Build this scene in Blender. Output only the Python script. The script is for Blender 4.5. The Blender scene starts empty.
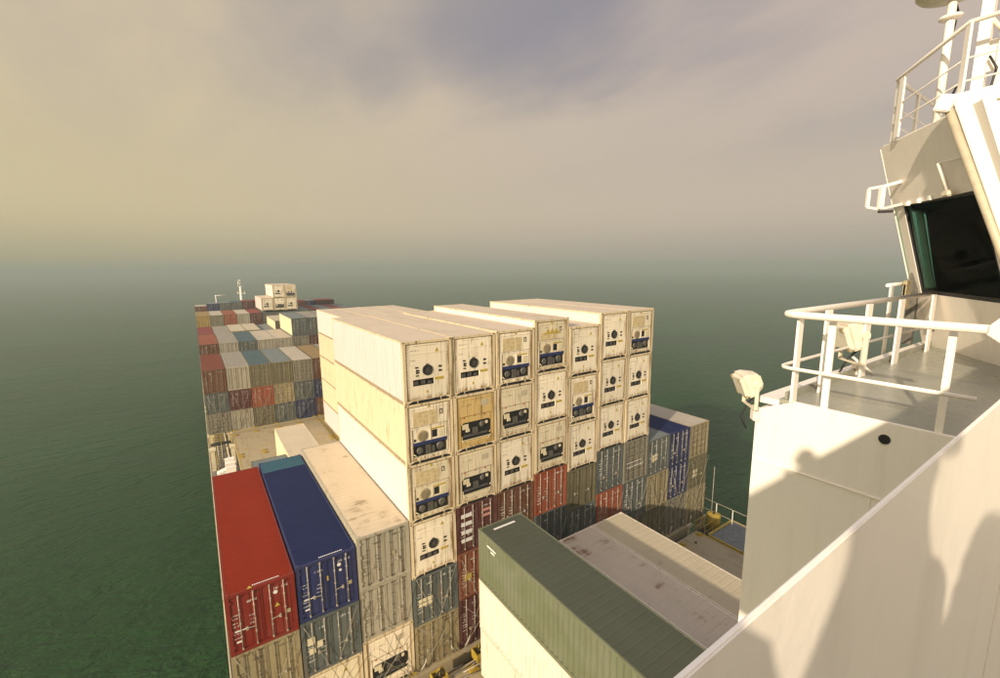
import bpy, math, random
from mathutils import Vector, Matrix

R = random.Random(7)
scene = bpy.context.scene
COL = scene.collection
rad = math.radians

# ------------------------------------------------------------------ camera
PITCH, YAW, ROLL = rad(9.239), rad(34.565), rad(-0.5)
F = Vector((math.sin(YAW) * math.cos(PITCH), math.cos(YAW) * math.cos(PITCH), -math.sin(PITCH)))
R0 = Vector((math.cos(YAW), -math.sin(YAW), 0))
U0 = R0.cross(F)
RX = R0 * math.cos(ROLL) + U0 * math.sin(ROLL)
UX = -R0 * math.sin(ROLL) + U0 * math.cos(ROLL)
EYE = Vector((0.2227, -18.503, 3.209))
cam_d = bpy.data.cameras.new('camera')
cam = bpy.data.objects.new('camera', cam_d)
COL.objects.link(cam)
cam.matrix_world = Matrix(((RX.x, UX.x, -F.x, EYE.x), (RX.y, UX.y, -F.y, EYE.y), (RX.z, UX.z, -F.z, EYE.z), (0, 0, 0, 1)))
cam_d.sensor_width = 36.0
cam_d.lens = 0.447037 * 36
cam_d.shift_x = -0.00414
cam_d.shift_y = 0.00107
cam_d.clip_start = 0.05
cam_d.clip_end = 60000
scene.camera = cam

# ------------------------------------------------------------------ light
SUN = Vector((2.6, 1.0, -1.06)).normalized()          # the way the light travels
SUN_EL = math.asin(-SUN.z)
SUN_AZ = math.atan2(-SUN.x, -SUN.y)                   # from +y towards +x
sd = bpy.data.lights.new('sun', 'SUN')
sd.energy = 5.0
sd.angle = rad(1.0)
sd.color = (1.0, 0.84, 0.63)
so = bpy.data.objects.new('sun', sd)
COL.objects.link(so)
so.rotation_euler = SUN.to_track_quat('-Z', 'Y').to_euler()
so.location = (-60, -40, 60)

world = bpy.data.worlds.new('World')
scene.world = world
world.use_nodes = True
wt = world.node_tree
wt.nodes.clear()


class NT:
    """small helper to wire shader nodes"""
    def __init__(s, tree): s.t = tree
    def n(s, kind, **kw):
        nd = s.t.nodes.new(kind)
        for k, v in kw.items():
            if k.startswith('i_'):
                nd.inputs[k[2:].replace('_', ' ')].default_value = v
            else:
                setattr(nd, k, v)
        return nd
    def l(s, a, b): s.t.links.new(a, b)
    def val(s, sock, v):
        if hasattr(v, 'is_linked') or hasattr(v, 'links'): s.l(v, sock)
        else: sock.default_value = v
    def m(s, op, a, b=0.0, c=None, clamp=False):
        nd = s.t.nodes.new('ShaderNodeMath'); nd.operation = op; nd.use_clamp = clamp
        s.val(nd.inputs[0], a); s.val(nd.inputs[1], b)
        if c is not None: s.val(nd.inputs[2], c)
        return nd.outputs[0]
    def mix(s, f, a, b, mode='MIX'):
        nd = s.t.nodes.new('ShaderNodeMix'); nd.data_type = 'RGBA'; nd.blend_type = mode
        s.val(nd.inputs[0], f)
        s.val(nd.inputs[6], a if not isinstance(a, tuple) else (*a, 1)[:4])
        s.val(nd.inputs[7], b if not isinstance(b, tuple) else (*b, 1)[:4])
        return nd.outputs[2]
    def noise(s, vec, scale, detail=4, rough=0.55, dist=0.0):
        nd = s.t.nodes.new('ShaderNodeTexNoise')
        nd.inputs['Scale'].default_value = scale; nd.inputs['Detail'].default_value = detail
        nd.inputs['Roughness'].default_value = rough; nd.inputs['Distortion'].default_value = dist
        if vec is not None: s.l(vec, nd.inputs['Vector'])
        return nd.outputs['Fac']
    def ramp(s, f, lo, hi, a=0.0, b=1.0):
        nd = s.t.nodes.new('ShaderNodeMapRange'); nd.interpolation_type = 'SMOOTHSTEP'
        s.val(nd.inputs['Value'], f)
        nd.inputs['From Min'].default_value = lo; nd.inputs['From Max'].default_value = hi
        nd.inputs['To Min'].default_value = a; nd.inputs['To Max'].default_value = b
        return nd.outputs[0]
    def mapping(s, vec, scale=(1, 1, 1), loc=(0, 0, 0), rot=(0, 0, 0)):
        nd = s.t.nodes.new('ShaderNodeMapping')
        nd.inputs['Scale'].default_value = scale; nd.inputs['Location'].default_value = loc
        nd.inputs['Rotation'].default_value = rot
        s.l(vec, nd.inputs['Vector'])
        return nd.outputs[0]


w = NT(wt)
sky = w.n('ShaderNodeTexSky')
sky.sky_type = 'NISHITA'
sky.sun_disc = False
sky.sun_elevation = SUN_EL
sky.sun_rotation = SUN_AZ
sky.air_density = 1.5
sky.dust_density = 5.0
tc = w.n('ShaderNodeTexCoord')
sep = w.n('ShaderNodeSeparateXYZ')
w.l(tc.outputs['Generated'], sep.inputs[0])
X_, Y_, Z_ = sep.outputs
den = w.m('ADD', w.m('MAXIMUM', Z_, 0.0), 0.16)
cv = w.n('ShaderNodeCombineXYZ')
w.l(w.m('DIVIDE', X_, den), cv.inputs[0]); w.l(w.m('DIVIDE', Y_, den), cv.inputs[1])
cvm = w.mapping(cv.outputs[0], scale=(1.0, 0.55, 1), rot=(0, 0, 0.5), loc=(3.3, 1.1, 0))
n1 = w.noise(cvm, 0.55, 5, 0.5, 0.6)
n2 = w.noise(cvm, 1.7, 6, 0.55, 0.3)
cl = w.m('ADD', w.m('MULTIPLY', n1, 0.7), w.m('MULTIPLY', n2, 0.3))
hole = None
for (hx, hy, hz, wd, am) in ((0.573, 0.706, 0.415, 0.028, 0.085), (0.775, 0.509, 0.375, 0.035, 0.05), (0.336, 0.877, 0.343, 0.004, 0.05), (0.455, 0.745, 0.49, 0.02, 0.06)):
    dp = w.n('ShaderNodeVectorMath', operation='DOT_PRODUCT')
    w.l(tc.outputs['Generated'], dp.inputs[0]); dp.inputs[1].default_value = Vector((hx, hy, hz)).normalized()
    k_ = w.ramp(dp.outputs['Value'], 1 - wd, 1.0, 0, am)
    hole = k_ if hole is None else w.m('ADD', hole, k_)
cl = w.m('SUBTRACT', cl, hole)
thin = w.ramp(cl, 0.33, 0.57)                          # 0 = thin cloud, blue-grey shows through
# how far towards the sun's side (port) a direction lies
side = w.ramp(w.m('ADD', w.m('MULTIPLY', X_, -0.93), w.m('MULTIPLY', Y_, -0.10)), -0.95, 0.25)
cloud = w.mix(side, (0.50, 0.405, 0.345), (0.65, 0.53, 0.33))
gap = w.mix(side, (0.215, 0.205, 0.255), (0.46, 0.39, 0.31))
c1 = w.mix(thin, gap, cloud)
up = w.ramp(Z_, 0.12, 0.42)
c2 = w.mix(up, w.mix(side, (0.49, 0.405, 0.325), (0.56, 0.47, 0.285)), c1)
low = w.ramp(Z_, -0.045, 0.12)
c3 = w.mix(low, w.mix(side, (0.320, 0.302, 0.262), (0.325, 0.305, 0.20)), c2)
high = w.ramp(Z_, 0.50, 0.95)
c3 = w.mix(high, c3, (0.50, 0.50, 0.60))
sdp = w.n('ShaderNodeVectorMath', operation='DOT_PRODUCT')
w.l(tc.outputs['Generated'], sdp.inputs[0]); sdp.inputs[1].default_value = -SUN
c3s = w.n('ShaderNodeVectorMath', operation='SCALE')
w.l(c3, c3s.inputs[0]); w.l(w.ramp(sdp.outputs['Value'], 0.0, 1.0, 10.0, 20.0), c3s.inputs['Scale'])
fin = w.mix(0.93, sky.outputs[0], c3s.outputs[0])
bg = w.n('ShaderNodeBackground')
w.l(fin, bg.inputs[0]); bg.inputs[1].default_value = 0.1
wo = w.n('ShaderNodeOutputWorld')
w.l(bg.outputs[0], wo.inputs[0])

scene.view_settings.view_transform = 'Standard'
scene.view_settings.look = 'None'
scene.view_settings.exposure = 0.25
scene.view_settings.gamma = 1.0
scene.cycles.volume_step_rate = 4.0
scene.cycles.volume_bounces = 0
scene.cycles.max_bounces = 6

# ------------------------------------------------------------------ materials
MATS = {}


def new_mat(name):
    m = bpy.data.materials.new(name)
    m.use_nodes = True
    t = NT(m.node_tree)
    b = m.node_tree.nodes['Principled BSDF']
    return m, t, b


def bump(t, b, h, strength=0.3, dist=0.02):
    nd = t.n('ShaderNodeBump')
    nd.inputs['Strength'].default_value = strength
    nd.inputs['Distance'].default_value = dist
    t.l(h, nd.inputs['Height'])
    t.l(nd.outputs[0], b.inputs['Normal'])


def paint(name, rgb, rough=0.5, rust=0.35, dirt=0.4, rustcol=(0.30, 0.16, 0.05), fade=0.25, wall=True, edge=0.0, width=2.438):
    """weathered paint on steel: fading, dirt, vertical rust streaks, rust along the posts"""
    if name in MATS: return MATS[name]
    m, t, b = new_mat(name)
    tcn = t.n('ShaderNodeTexCoord'); oi = t.n('ShaderNodeObjectInfo')
    add = t.n('ShaderNodeVectorMath', operation='ADD')
    off = t.n('ShaderNodeVectorMath', operation='SCALE'); off.inputs[0].default_value = (37.0, 53.0, 71.0)
    t.l(oi.outputs['Random'], off.inputs['Scale'])
    t.l(tcn.outputs['Object'], add.inputs[0]); t.l(off.outputs[0], add.inputs[1])
    v = add.outputs[0]
    streak = t.noise(t.mapping(v, scale=(7, 7, 0.55) if wall else (3.0, 0.5, 3)), 1.0, 5, 0.6)
    blot = t.noise(v, 0.9, 5, 0.6, 0.4)
    fine = t.noise(v, 14.0, 3, 0.6)
    base = t.mix(t.ramp(blot, 0.3, 0.7, 0, fade), rgb, tuple(min(1, c * 0.55 + 0.16) for c in rgb))
    dark = tuple(c * 0.42 for c in rgb)
    base = t.mix(t.m('MULTIPLY', t.ramp(streak, 0.48, 0.75), dirt), base, (dark[0] * 1.05 + .015, dark[1] + .012, dark[2] * 0.85 + .006))
    base = t.mix(t.m('MULTIPLY', t.ramp(fine, 0.5, 0.8), dirt * 0.5), base, dark)
    rm = t.m('MULTIPLY', t.ramp(t.m('ADD', t.m('MULTIPLY', streak, 0.6), t.m('MULTIPLY', blot, 0.4)), 0.53, 0.68), rust)
    if edge > 0:
        sp = t.n('ShaderNodeSeparateXYZ'); t.l(tcn.outputs['Object'], sp.inputs[0])
        dx = t.m('ABSOLUTE', t.m('SUBTRACT', sp.outputs[0], width / 2))
        ex = t.ramp(dx, width / 2 - 0.42, width / 2 - 0.02)
        ez = t.ramp(sp.outputs[2], 0.45, 0.03)
        e = t.m('MULTIPLY', t.m('MULTIPLY', t.m('MAXIMUM', ex, ez), t.ramp(t.m('ADD', streak, t.m('MULTIPLY', fine, 0.3)), 0.5, 0.8)), edge)
        rm = t.m('ADD', rm, e, clamp=True)
    base = t.mix(rm, base, t.mix(fine, rustcol, tuple(c * 0.45 for c in rustcol)))
    hv = t.n('ShaderNodeHueSaturation')
    t.l(base, hv.inputs['Color'])
    t.l(t.m('MULTIPLY_ADD', oi.outputs['Random'], 0.16, 0.92), hv.inputs['Value'])
    t.l(hv.outputs[0], b.inputs['Base Color'])
    t.l(t.ramp(blot, 0.2, 0.8, rough - 0.08, min(1, rough + 0.15)), b.inputs['Roughness'])
    b.inputs['Specular IOR Level'].default_value = 0.35
    bump(t, b, t.m('ADD', fine, t.m('MULTIPLY', blot, 2.0)), 0.25, 0.006)
    MATS[name] = m
    return m


def plain(name, rgb, rough=0.5, metal=0.0, var=0.15, scale=8.0, emis=None):
    if name in MATS: return MATS[name]
    m, t, b = new_mat(name)
    tcn = t.n('ShaderNodeTexCoord')
    f = t.noise(tcn.outputs['Object'], scale, 4, 0.6)
    c = t.mix(t.ramp(f, 0.35, 0.7), rgb, tuple(x * (1 - var) for x in rgb))
    t.l(c, b.inputs['Base Color'])
    b.inputs['Roughness'].default_value = rough
    b.inputs['Metallic'].default_value = metal
    bump(t, b, f, 0.1, 0.003)
    MATS[name] = m
    return m


def roofmat(name, rgb, stain=0.6, staincol=(0.13, 0.09, 0.05), thr=0.58):
    """flat roof paint with puddle stains and rust"""
    if name in MATS: return MATS[name]
    m, t, b = new_mat(name)
    tcn = t.n('ShaderNodeTexCoord'); oi = t.n('ShaderNodeObjectInfo')
    off = t.n('ShaderNodeVectorMath', operation='SCALE'); off.inputs[0].default_value = (17.0, 43.0, 11.0)
    t.l(oi.outputs['Random'], off.inputs['Scale'])
    add = t.n('ShaderNodeVectorMath', operation='ADD')
    t.l(tcn.outputs['Object'], add.inputs[0]); t.l(off.outputs[0], add.inputs[1])
    v = add.outputs[0]
    big = t.noise(t.mapping(v, scale=(0.9, 0.35, 1)), 1.0, 5, 0.6, 0.3)
    mid = t.noise(t.mapping(v, scale=(0.6, 2.2, 1)), 1.0, 6, 0.65)
    fine = t.noise(v, 20.0, 3, 0.6)
    c = t.mix(t.ramp(big, 0.3, 0.7, 0, 0.4), rgb, tuple(x * 0.78 for x in rgb))
    c = t.mix(t.m('MULTIPLY', t.ramp(t.m('ADD', t.m('MULTIPLY', mid, 0.5), t.m('MULTIPLY', big, 0.5)), thr, thr + 0.12), stain), c, staincol)
    c = t.mix(t.m('MULTIPLY', t.ramp(fine, 0.62, 0.75), stain * 0.5), c, staincol)
    t.l(c, b.inputs['Base Color'])
    b.inputs['Roughness'].default_value = 0.75
    b.inputs['Specular IOR Level'].default_value = 0.12
    bump(t, b, t.m('ADD', mid, fine), 0.2, 0.005)
    MATS[name] = m
    return m


def text_dark(name, rgb): return plain(name, rgb, 0.6, 0, 0.3, 30)


RUSTY = (0.34, 0.19, 0.06)
M_RW = paint('reefer_white', (0.84, 0.75, 0.58), 0.45, 0.45, 0.6, (0.30, 0.18, 0.06), 0.25, edge=1.4)
M_RF = paint('reefer_frame', (0.68, 0.56, 0.36), 0.55, 0.95, 0.8, (0.26, 0.16, 0.05), 0.3)
M_RAIL = paint('rusty_rail', (0.33, 0.26, 0.16), 0.6, 0.9, 0.7, (0.15, 0.09, 0.04), 0.3)
M_SEAM = plain('rust_seam', (0.20, 0.12, 0.045), 0.8, 0, 0.6, 3)
M_RY = paint('reefer_yellowed', (0.56, 0.40, 0.15), 0.5, 0.75, 0.6, (0.36, 0.21, 0.05), 0.3, edge=1.2)
M_RD = paint('reefer_dirty', (0.74, 0.65, 0.46), 0.5, 0.55, 0.6, RUSTY, 0.3, edge=1.2)
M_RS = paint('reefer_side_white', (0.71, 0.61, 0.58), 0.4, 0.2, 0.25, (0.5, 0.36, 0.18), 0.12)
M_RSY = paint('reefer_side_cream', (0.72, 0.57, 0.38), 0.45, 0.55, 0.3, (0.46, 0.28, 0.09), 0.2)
M_ROOFW = roofmat('reefer_roof', (0.56, 0.47, 0.36), 0.8, (0.36, 0.25, 0.13), 0.55)
M_ROOFT = roofmat('weathered_tan_roof', (0.57, 0.48, 0.34), 0.8, (0.25, 0.20, 0.12), 0.54)
M_ROOFP = roofmat('pinkish_worn_roof', (0.52, 0.45, 0.36), 0.9, (0.20, 0.11, 0.05), 0.51)
M_BLACK = plain('black_grille', (0.012, 0.012, 0.014), 0.6)
M_DARK = plain('dark_steel', (0.035, 0.032, 0.03), 0.55, 0.3)
M_MACH = plain('machine_grey', (0.16, 0.15, 0.13), 0.5, 0.4, 0.5, 12)
M_NAVY = plain('navy_band', (0.025, 0.035, 0.12), 0.4)
M_YEL = plain('yellow_paint', (0.42, 0.29, 0.03), 0.5, 0, 0.4, 5)
M_YTAG = plain('yellow_sticker', (0.52, 0.38, 0.05), 0.5, 0, 0.3, 20)
M_FAN = plain('tan_fan_guard', (0.42, 0.34, 0.20), 0.6, 0, 0.4, 25)
M_ROD = plain('galvanised_rod', (0.50, 0.45, 0.36), 0.5, 0.2, 0.4, 9)
M_MARK = plain('white_marking', (0.78, 0.76, 0.72), 0.6, 0, 0.25, 18)
M_MARKD = plain('dark_marking', (0.10, 0.09, 0.08), 0.6, 0, 0.3, 18)
M_MARKP = plain('pink_marking', (0.60, 0.30, 0.24), 0.6, 0, 0.25, 18)
M_CREAM = plain('cream_patch', (0.70, 0.62, 0.42), 0.6, 0, 0.25, 18)
M_REDM = plain('red_sticker', (0.45, 0.07, 0.04), 0.6, 0, 0.25, 18)
M_SHIPW = paint('ship_white', (0.86, 0.80, 0.72), 0.38, 0.05, 0.10, RUSTY, 0.06)
M_DECKG = paint('deck_green_grey', (0.30, 0.30, 0.24), 0.25, 0.06, 0.35, (0.2, 0.13, 0.07), 0.2, wall=False)
M_MDECK = paint('main_deck_paint', (0.20, 0.17, 0.13), 0.6, 0.4, 0.6, (0.22, 0.12, 0.05), 0.3, wall=False)
M_HATCH = paint('hatch_tan', (0.36, 0.29, 0.17), 0.6, 0.35, 0.45, (0.30, 0.20, 0.10), 0.3, wall=False)
M_HULL = paint('hull_dark', (0.05, 0.06, 0.075), 0.5, 0.3, 0.3)
M_FLOOD = plain('floodlight_cream', (0.74, 0.66, 0.52), 0.4, 0, 0.12, 6)
M_RODD = plain('dark_worn_rod', (0.13, 0.11, 0.08), 0.6, 0.2, 0.4, 9)
M_LASH = plain('lashing_steel', (0.30, 0.27, 0.20), 0.6, 0.2, 0.4, 9)
M_CABLE = plain('black_cable', (0.02, 0.02, 0.025), 0.5)

# ------------------------------------------------------------------ mesh helpers


class MB:
    """collects faces, links them as one mesh object"""
    def __init__(s): s.v = []; s.f = []; s.mi = []; s.cur = 0; s.smooth = []
    def mat(s, i): s.cur = i; return s
    def face(s, pts, sm=False):
        i = len(s.v); s.v += [tuple(p) for p in pts]
        s.f.append(tuple(range(i, i + len(pts)))); s.mi.append(s.cur); s.smooth.append(sm)
    def box(s, x0, y0, z0, x1, y1, z1):
        i = len(s.v)
        s.v += [(x0, y0, z0), (x1, y0, z0), (x1, y1, z0), (x0, y1, z0), (x0, y0, z1), (x1, y0, z1), (x1, y1, z1), (x0, y1, z1)]
        for q in ((0, 3, 2, 1), (4, 5, 6, 7), (0, 1, 5, 4), (1, 2, 6, 5), (2, 3, 7, 6), (3, 0, 4, 7)):
            s.f.append(tuple(i + k for k in q)); s.mi.append(s.cur); s.smooth.append(False)
        return s
    def obox(s, c, ax, ay, az, hx, hy, hz):
        """box about c along three unit axes with half sizes"""
        c = Vector(c); ax = Vector(ax); ay = Vector(ay); az = Vector(az)
        i = len(s.v)
        for a, b_, d in ((-1, -1, -1), (1, -1, -1), (1, 1, -1), (-1, 1, -1), (-1, -1, 1), (1, -1, 1), (1, 1, 1), (-1, 1, 1)):
            s.v.append(tuple(c + ax * a * hx + ay * b_ * hy + az * d * hz))
        for q in ((0, 3, 2, 1), (4, 5, 6, 7), (0, 1, 5, 4), (1, 2, 6, 5), (2, 3, 7, 6), (3, 0, 4, 7)):
            s.f.append(tuple(i + k for k in q)); s.mi.append(s.cur); s.smooth.append(False)
        return s
    def tube(s, pts, r, n=8, r2=None):
        pts = [Vector(p) for p in pts]
        rings = []
        for k, p in enumerate(pts):
            if k == 0: d = pts[1] - p
            elif k == len(pts) - 1: d = p - pts[k - 1]
            else: d = (pts[k + 1] - p).normalized() + (p - pts[k - 1]).normalized()
            d.normalize()
            a = d.orthogonal() if k == 0 else (rings[-1][1] - d * rings[-1][1].dot(d))
            a.normalize(); b_ = d.cross(a)
            rr = r if r2 is None else r + (r2 - r) * k / (len(pts) - 1)
            i = len(s.v)
            for j in range(n):
                t = 2 * math.pi * j / n
                s.v.append(tuple(p + a * math.cos(t) * rr + b_ * math.sin(t) * rr))
            rings.append((i, a))
        for k in range(len(rings) - 1):
            i, j = rings[k][0], rings[k + 1][0]
            for q in range(n):
                s.f.append((i + q, i + (q + 1) % n, j + (q + 1) % n, j + q)); s.mi.append(s.cur); s.smooth.append(True)
        s.f.append(tuple(rings[0][0] + q for q in reversed(range(n)))); s.mi.append(s.cur); s.smooth.append(False)
        s.f.append(tuple(rings[-1][0] + q for q in range(n))); s.mi.append(s.cur); s.smooth.append(False)
        return s
    def lathe(s, c, prof, axis='z', n=24):
        rings = []
        c = Vector(c)
        for r_, h in prof:
            i = len(s.v)
            for j in range(n):
                t = 2 * math.pi * j / n
                p = (r_ * math.cos(t), r_ * math.sin(t), h) if axis == 'z' else (r_ * math.cos(t), h, r_ * math.sin(t))
                s.v.append(tuple(c + Vector(p)))
            rings.append(i)
        for a, b_ in zip(rings, rings[1:]):
            for q in range(n):
                s.f.append((a + q, a + (q + 1) % n, b_ + (q + 1) % n, b_ + q)); s.mi.append(s.cur); s.smooth.append(True)
        s.f.append(tuple(rings[0] + q for q in reversed(range(n)))); s.mi.append(s.cur); s.smooth.append(False)
        s.f.append(tuple(rings[-1] + q for q in range(n))); s.mi.append(s.cur); s.smooth.append(False)
        return s
    def prism(s, poly, off):
        """polygon (list of points) extruded by vector off"""
        off = Vector(off); a = [Vector(p) for p in poly]; b_ = [p + off for p in a]
        s.face(a); s.face(list(reversed(b_)))
        n = len(a)
        for k in range(n):
            s.face([a[(k + 1) % n], a[k], b_[k], b_[(k + 1) % n]])
        return s
    def mesh(s, name, mats, fix=False, bevel=0.0):
        me = bpy.data.meshes.new(name)
        me.from_pydata(s.v, [], s.f)
        for m in mats: me.materials.append(m)
        me.polygons.foreach_set('material_index', s.mi)
        me.polygons.foreach_set('use_smooth', s.smooth)
        if fix or bevel:
            import bmesh
            bm = bmesh.new(); bm.from_mesh(me)
            bmesh.ops.remove_doubles(bm, verts=bm.verts, dist=1e-5)
            bmesh.ops.recalc_face_normals(bm, faces=bm.faces)
            if bevel:
                ed = [e for e in bm.edges if len(e.link_faces) == 2 and e.calc_face_angle(0) > 0.6]
                bmesh.ops.bevel(bm, geom=ed, offset=bevel, segments=2, affect='EDGES', clamp_overlap=True)
            bm.to_mesh(me); bm.free()
        me.update()
        return me
    def build(s, name, mats, parent=None, **kw):
        if not isinstance(mats, (list, tuple)): mats = [mats]
        return link(name, s.mesh(name, mats, **kw), parent)


def link(name, me, parent=None, loc=None):
    o = bpy.data.objects.new(name, me)
    COL.objects.link(o)
    if parent is not None: o.parent = parent
    if loc is not None: o.location = loc
    return o


def tag(o, label=None, cat=None, group=None, kind=None):
    if label: o['label'] = label
    if cat: o['category'] = cat
    if group: o['group'] = group
    if kind: o['kind'] = kind
    return o


def thing(name, loc, label, cat, group=None):
    return tag(link(name, None, loc=loc), label, cat, group)


MESH = {}


def shared(key, fn):
    if key not in MESH: MESH[key] = fn()
    return MESH[key]


# ------------------------------------------------------------------ sea
def sea():
    m, t, b = new_mat('sea_water')
    g = t.n('ShaderNodeNewGeometry')
    p = g.outputs['Position']
    w1 = t.noise(t.mapping(p, scale=(0.05, 0.10, 0.05), rot=(0, 0, 0.5)), 1.0, 3, 0.5, 0.4)
    w0 = t.noise(t.mapping(p, scale=(0.008, 0.014, 0.01), rot=(0, 0, 0.3)), 1.0, 3, 0.5, 0.4)
    w2 = t.noise(t.mapping(p, scale=(0.24, 0.55, 0.3), rot=(0, 0, 0.35)), 1.0, 5, 0.6, 0.5)
    w3 = t.noise(t.mapping(p, scale=(1.4, 2.6, 1), rot=(0, 0, 0.9)), 1.0, 4, 0.6, 0.3)
    h = t.m('ADD', t.m('MULTIPLY', t.m('MULTIPLY', w1, w0), 2.6), t.m('ADD', t.m('MULTIPLY', w2, t.ramp(w0, 0.35, 0.65, 0.8, 1.5)), t.m('MULTIPLY', w3, 0.26)))
    nd = t.n('ShaderNodeBump'); nd.inputs['Strength'].default_value = 1.0; nd.inputs['Distance'].default_value = 1.0
    t.l(h, nd.inputs['Height']); t.l(nd.outputs[0], b.inputs['Normal'])
    c = t.mix(t.ramp(w0, 0.35, 0.65), (0.012, 0.046, 0.009), (0.018, 0.064, 0.015))
    t.l(c, b.inputs['Base Color'])
    b.inputs['Roughness'].default_value = 0.22
    b.inputs['IOR'].default_value = 1.333
    b.inputs['Specular IOR Level'].default_value = 0.22
    s = MB()
    E_ = 14000
    s.face([(-E_, -E_, -28), (E_, -E_, -28), (E_, E_, -28), (-E_, E_, -28)])
    o = s.build('sea', m)
    tag(o, 'calm green grey sea fading into haze around the ship', None, None, 'structure')


sea()

# ------------------------------------------------------------------ hull, decks
DECK = -19.4
HAT = -16.8


def hull():
    o = thing('ship_hull', (0, 0, 0), 'dark hull of the container ship under the stacked cargo', 'ship')
    side = [(-0.25, -70), (-0.25, 118), (1.2, 132), (4.2, 148), (8.5, 164), (12.8, 177), (16.3, 184),
            (19.8, 177), (24.1, 164), (28.4, 148), (31.4, 132), (32.9, 118), (32.9, -70)]
    s = MB(); s.prism([(x, y, -31) for x, y in side], (0, 0, 11.6 - 0.02))
    s.build('hull_shell', M_HULL, o, fix=True)
    s = MB()
    s.face([(x, y, DECK) for x, y in reversed(side)])
    s.build('main_deck', M_MDECK, o)
    s = MB()
    fo = [(x, y, DECK) for x, y in side if 130 < y]
    s.prism(fo, (0, 0, 3.2))
    s.build('forecastle', M_MDECK, o, fix=True)
    # side rails on the gunwale
    for x in (-0.18, 32.83):
        s = MB()
        for z in (0.45, 0.8, 1.1): s.tube([(x, -14, DECK + z), (x, 118, DECK + z)], 0.025, 5)
        for k in range(56): s.box(x - .02, -14 + k * 2.4, DECK, x + .02, -13.95 + k * 2.4, DECK + 1.1)
        s.build('side_rail', M_CREAM, o)
    return o


ship = hull()


def hatch(x0, y0, x1, y1, label, z=HAT, cuts=()):
    o = thing('hatch_cover', (x0, y0, DECK), label, 'hatch cover', 'steel hatch covers between the stacks')
    W, L, H = x1 - x0, y1 - y0, z - DECK
    s = MB(); s.box(0, 0, H - 0.7, W, L, H)
    s.build('cover_plate', M_HATCH, o, bevel=0.02)
    s = MB(); s.box(0.15, 0.15, 0, W - 0.15, L - 0.15, H - 0.7)
    s.build('coaming', M_MDECK, o)
    # container sockets: yellow pads in pairs where the corners stand
    n = int(W / 2.5)
    pad = shared('pad', lambda: pad_mesh())
    for c in range(n + 1):
        for yy in (0.45, L - 0.45, L / 2 - 0.4, L / 2 + 0.4):
            xx = min(max(c * 2.5 + 0.06, 0.3), W - 0.3)
            link('container_socket', pad, o, (xx, yy, H))
    s = MB()
    for yy in (L * 0.3, L * 0.62):
        x = 0.6
        while x < W - 1.2:
            l_ = R.uniform(0.5, 1.3)
            s.box(x, yy + R.uniform(-.05, .05), H + 0.004, min(x + l_, W - .4), yy + 0.13, H + 0.008); x += l_ + R.uniform(0.2, 0.9)
    for xx in (0.02, W - 0.12):
        s.box(xx, 0.2, H + 0.004, xx + 0.1, L - 0.2, H + 0.008)
    s.build('yellow_line', M_YEL, o)
    for k in range(8):
        link('vent_cap', shared('vent', lambda: MB().lathe((0, 0, 0), [(0.09, 0), (0.09, 0.05), (0.05, 0.09)], n=8).mesh('vent_cap', [M_DARK])), o, (R.uniform(.5, W - .5), R.uniform(.8, L - .8), H))
    return o


def pad_mesh():
    s = MB(); s.box(-.22, -.16, 0.002, .22, .16, 0.07); s.box(-.10, -.08, 0.07, .10, .08, 0.13)
    s.mat(1).box(-.30, -.24, 0.002, .30, .24, 0.012)
    return s.mesh('container_socket', [M_YEL, M_YEL])


for i, (y0, y1, d) in enumerate(((-14.3, -0.9, 'beside the bridge front'), (-0.2, 12.4, 'under the aft stack of reefers'),
                                (12.8, 25.6, 'behind the tan roofed container'), (27.6, 43.6, 'in front of the forward stack'),
                                (44.6, 71.5, 'under the forward stacks'), (75, 109, 'under the far forward stacks'), (111, 128, 'under the foremost stacks'))):
    for x0, x1, e in ((2.4, 12.45, 'port'), (12.5, 22.45, 'middle'), (22.5, 30.1, 'starboard')):
        hatch(x0, y0, x1, y1, 'rusty tan %s hatch cover with yellow sockets %s' % (e, d))

# side pedestals, pipes and gear on the port and starboard walkways
ped = None


def pedestal_mesh():
    s = MB(); s.box(-.2, -.25, 0, .2, .25, HAT - DECK - 0.02); s.box(-.34, -.34, HAT - DECK - .25, .34, .34, HAT - DECK - 0.03)
    return s.mesh('stanchion', [M_CREAM])


for px_ in (0.15, 2.15, 30.4, 32.4):
    for iy, yy in enumerate((0.2, 12.0, 13.2, 25.0, 28.4, 40.0, 45.2, 57.0, 59.2, 71.0, 76.2, 88.0, 96.2, 108.2)):
        o = link('container_stanchion', shared('ped', pedestal_mesh), None, (px_, yy, DECK))
        tag(o, '%s pale stanchion on the %s deck edge, %s end of the %s bay' % ('inner' if px_ in (2.15, 30.4) else 'outer', 'port' if px_ < 5 else 'starboard', 'forward' if iy % 2 else 'aft', ['first', 'second', 'third', 'fourth', 'fifth', 'sixth', 'seventh'][iy // 2]), 'stanchion',
            '%s deck edge stanchions' % ('port' if px_ < 5 else 'starboard'))


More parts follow.
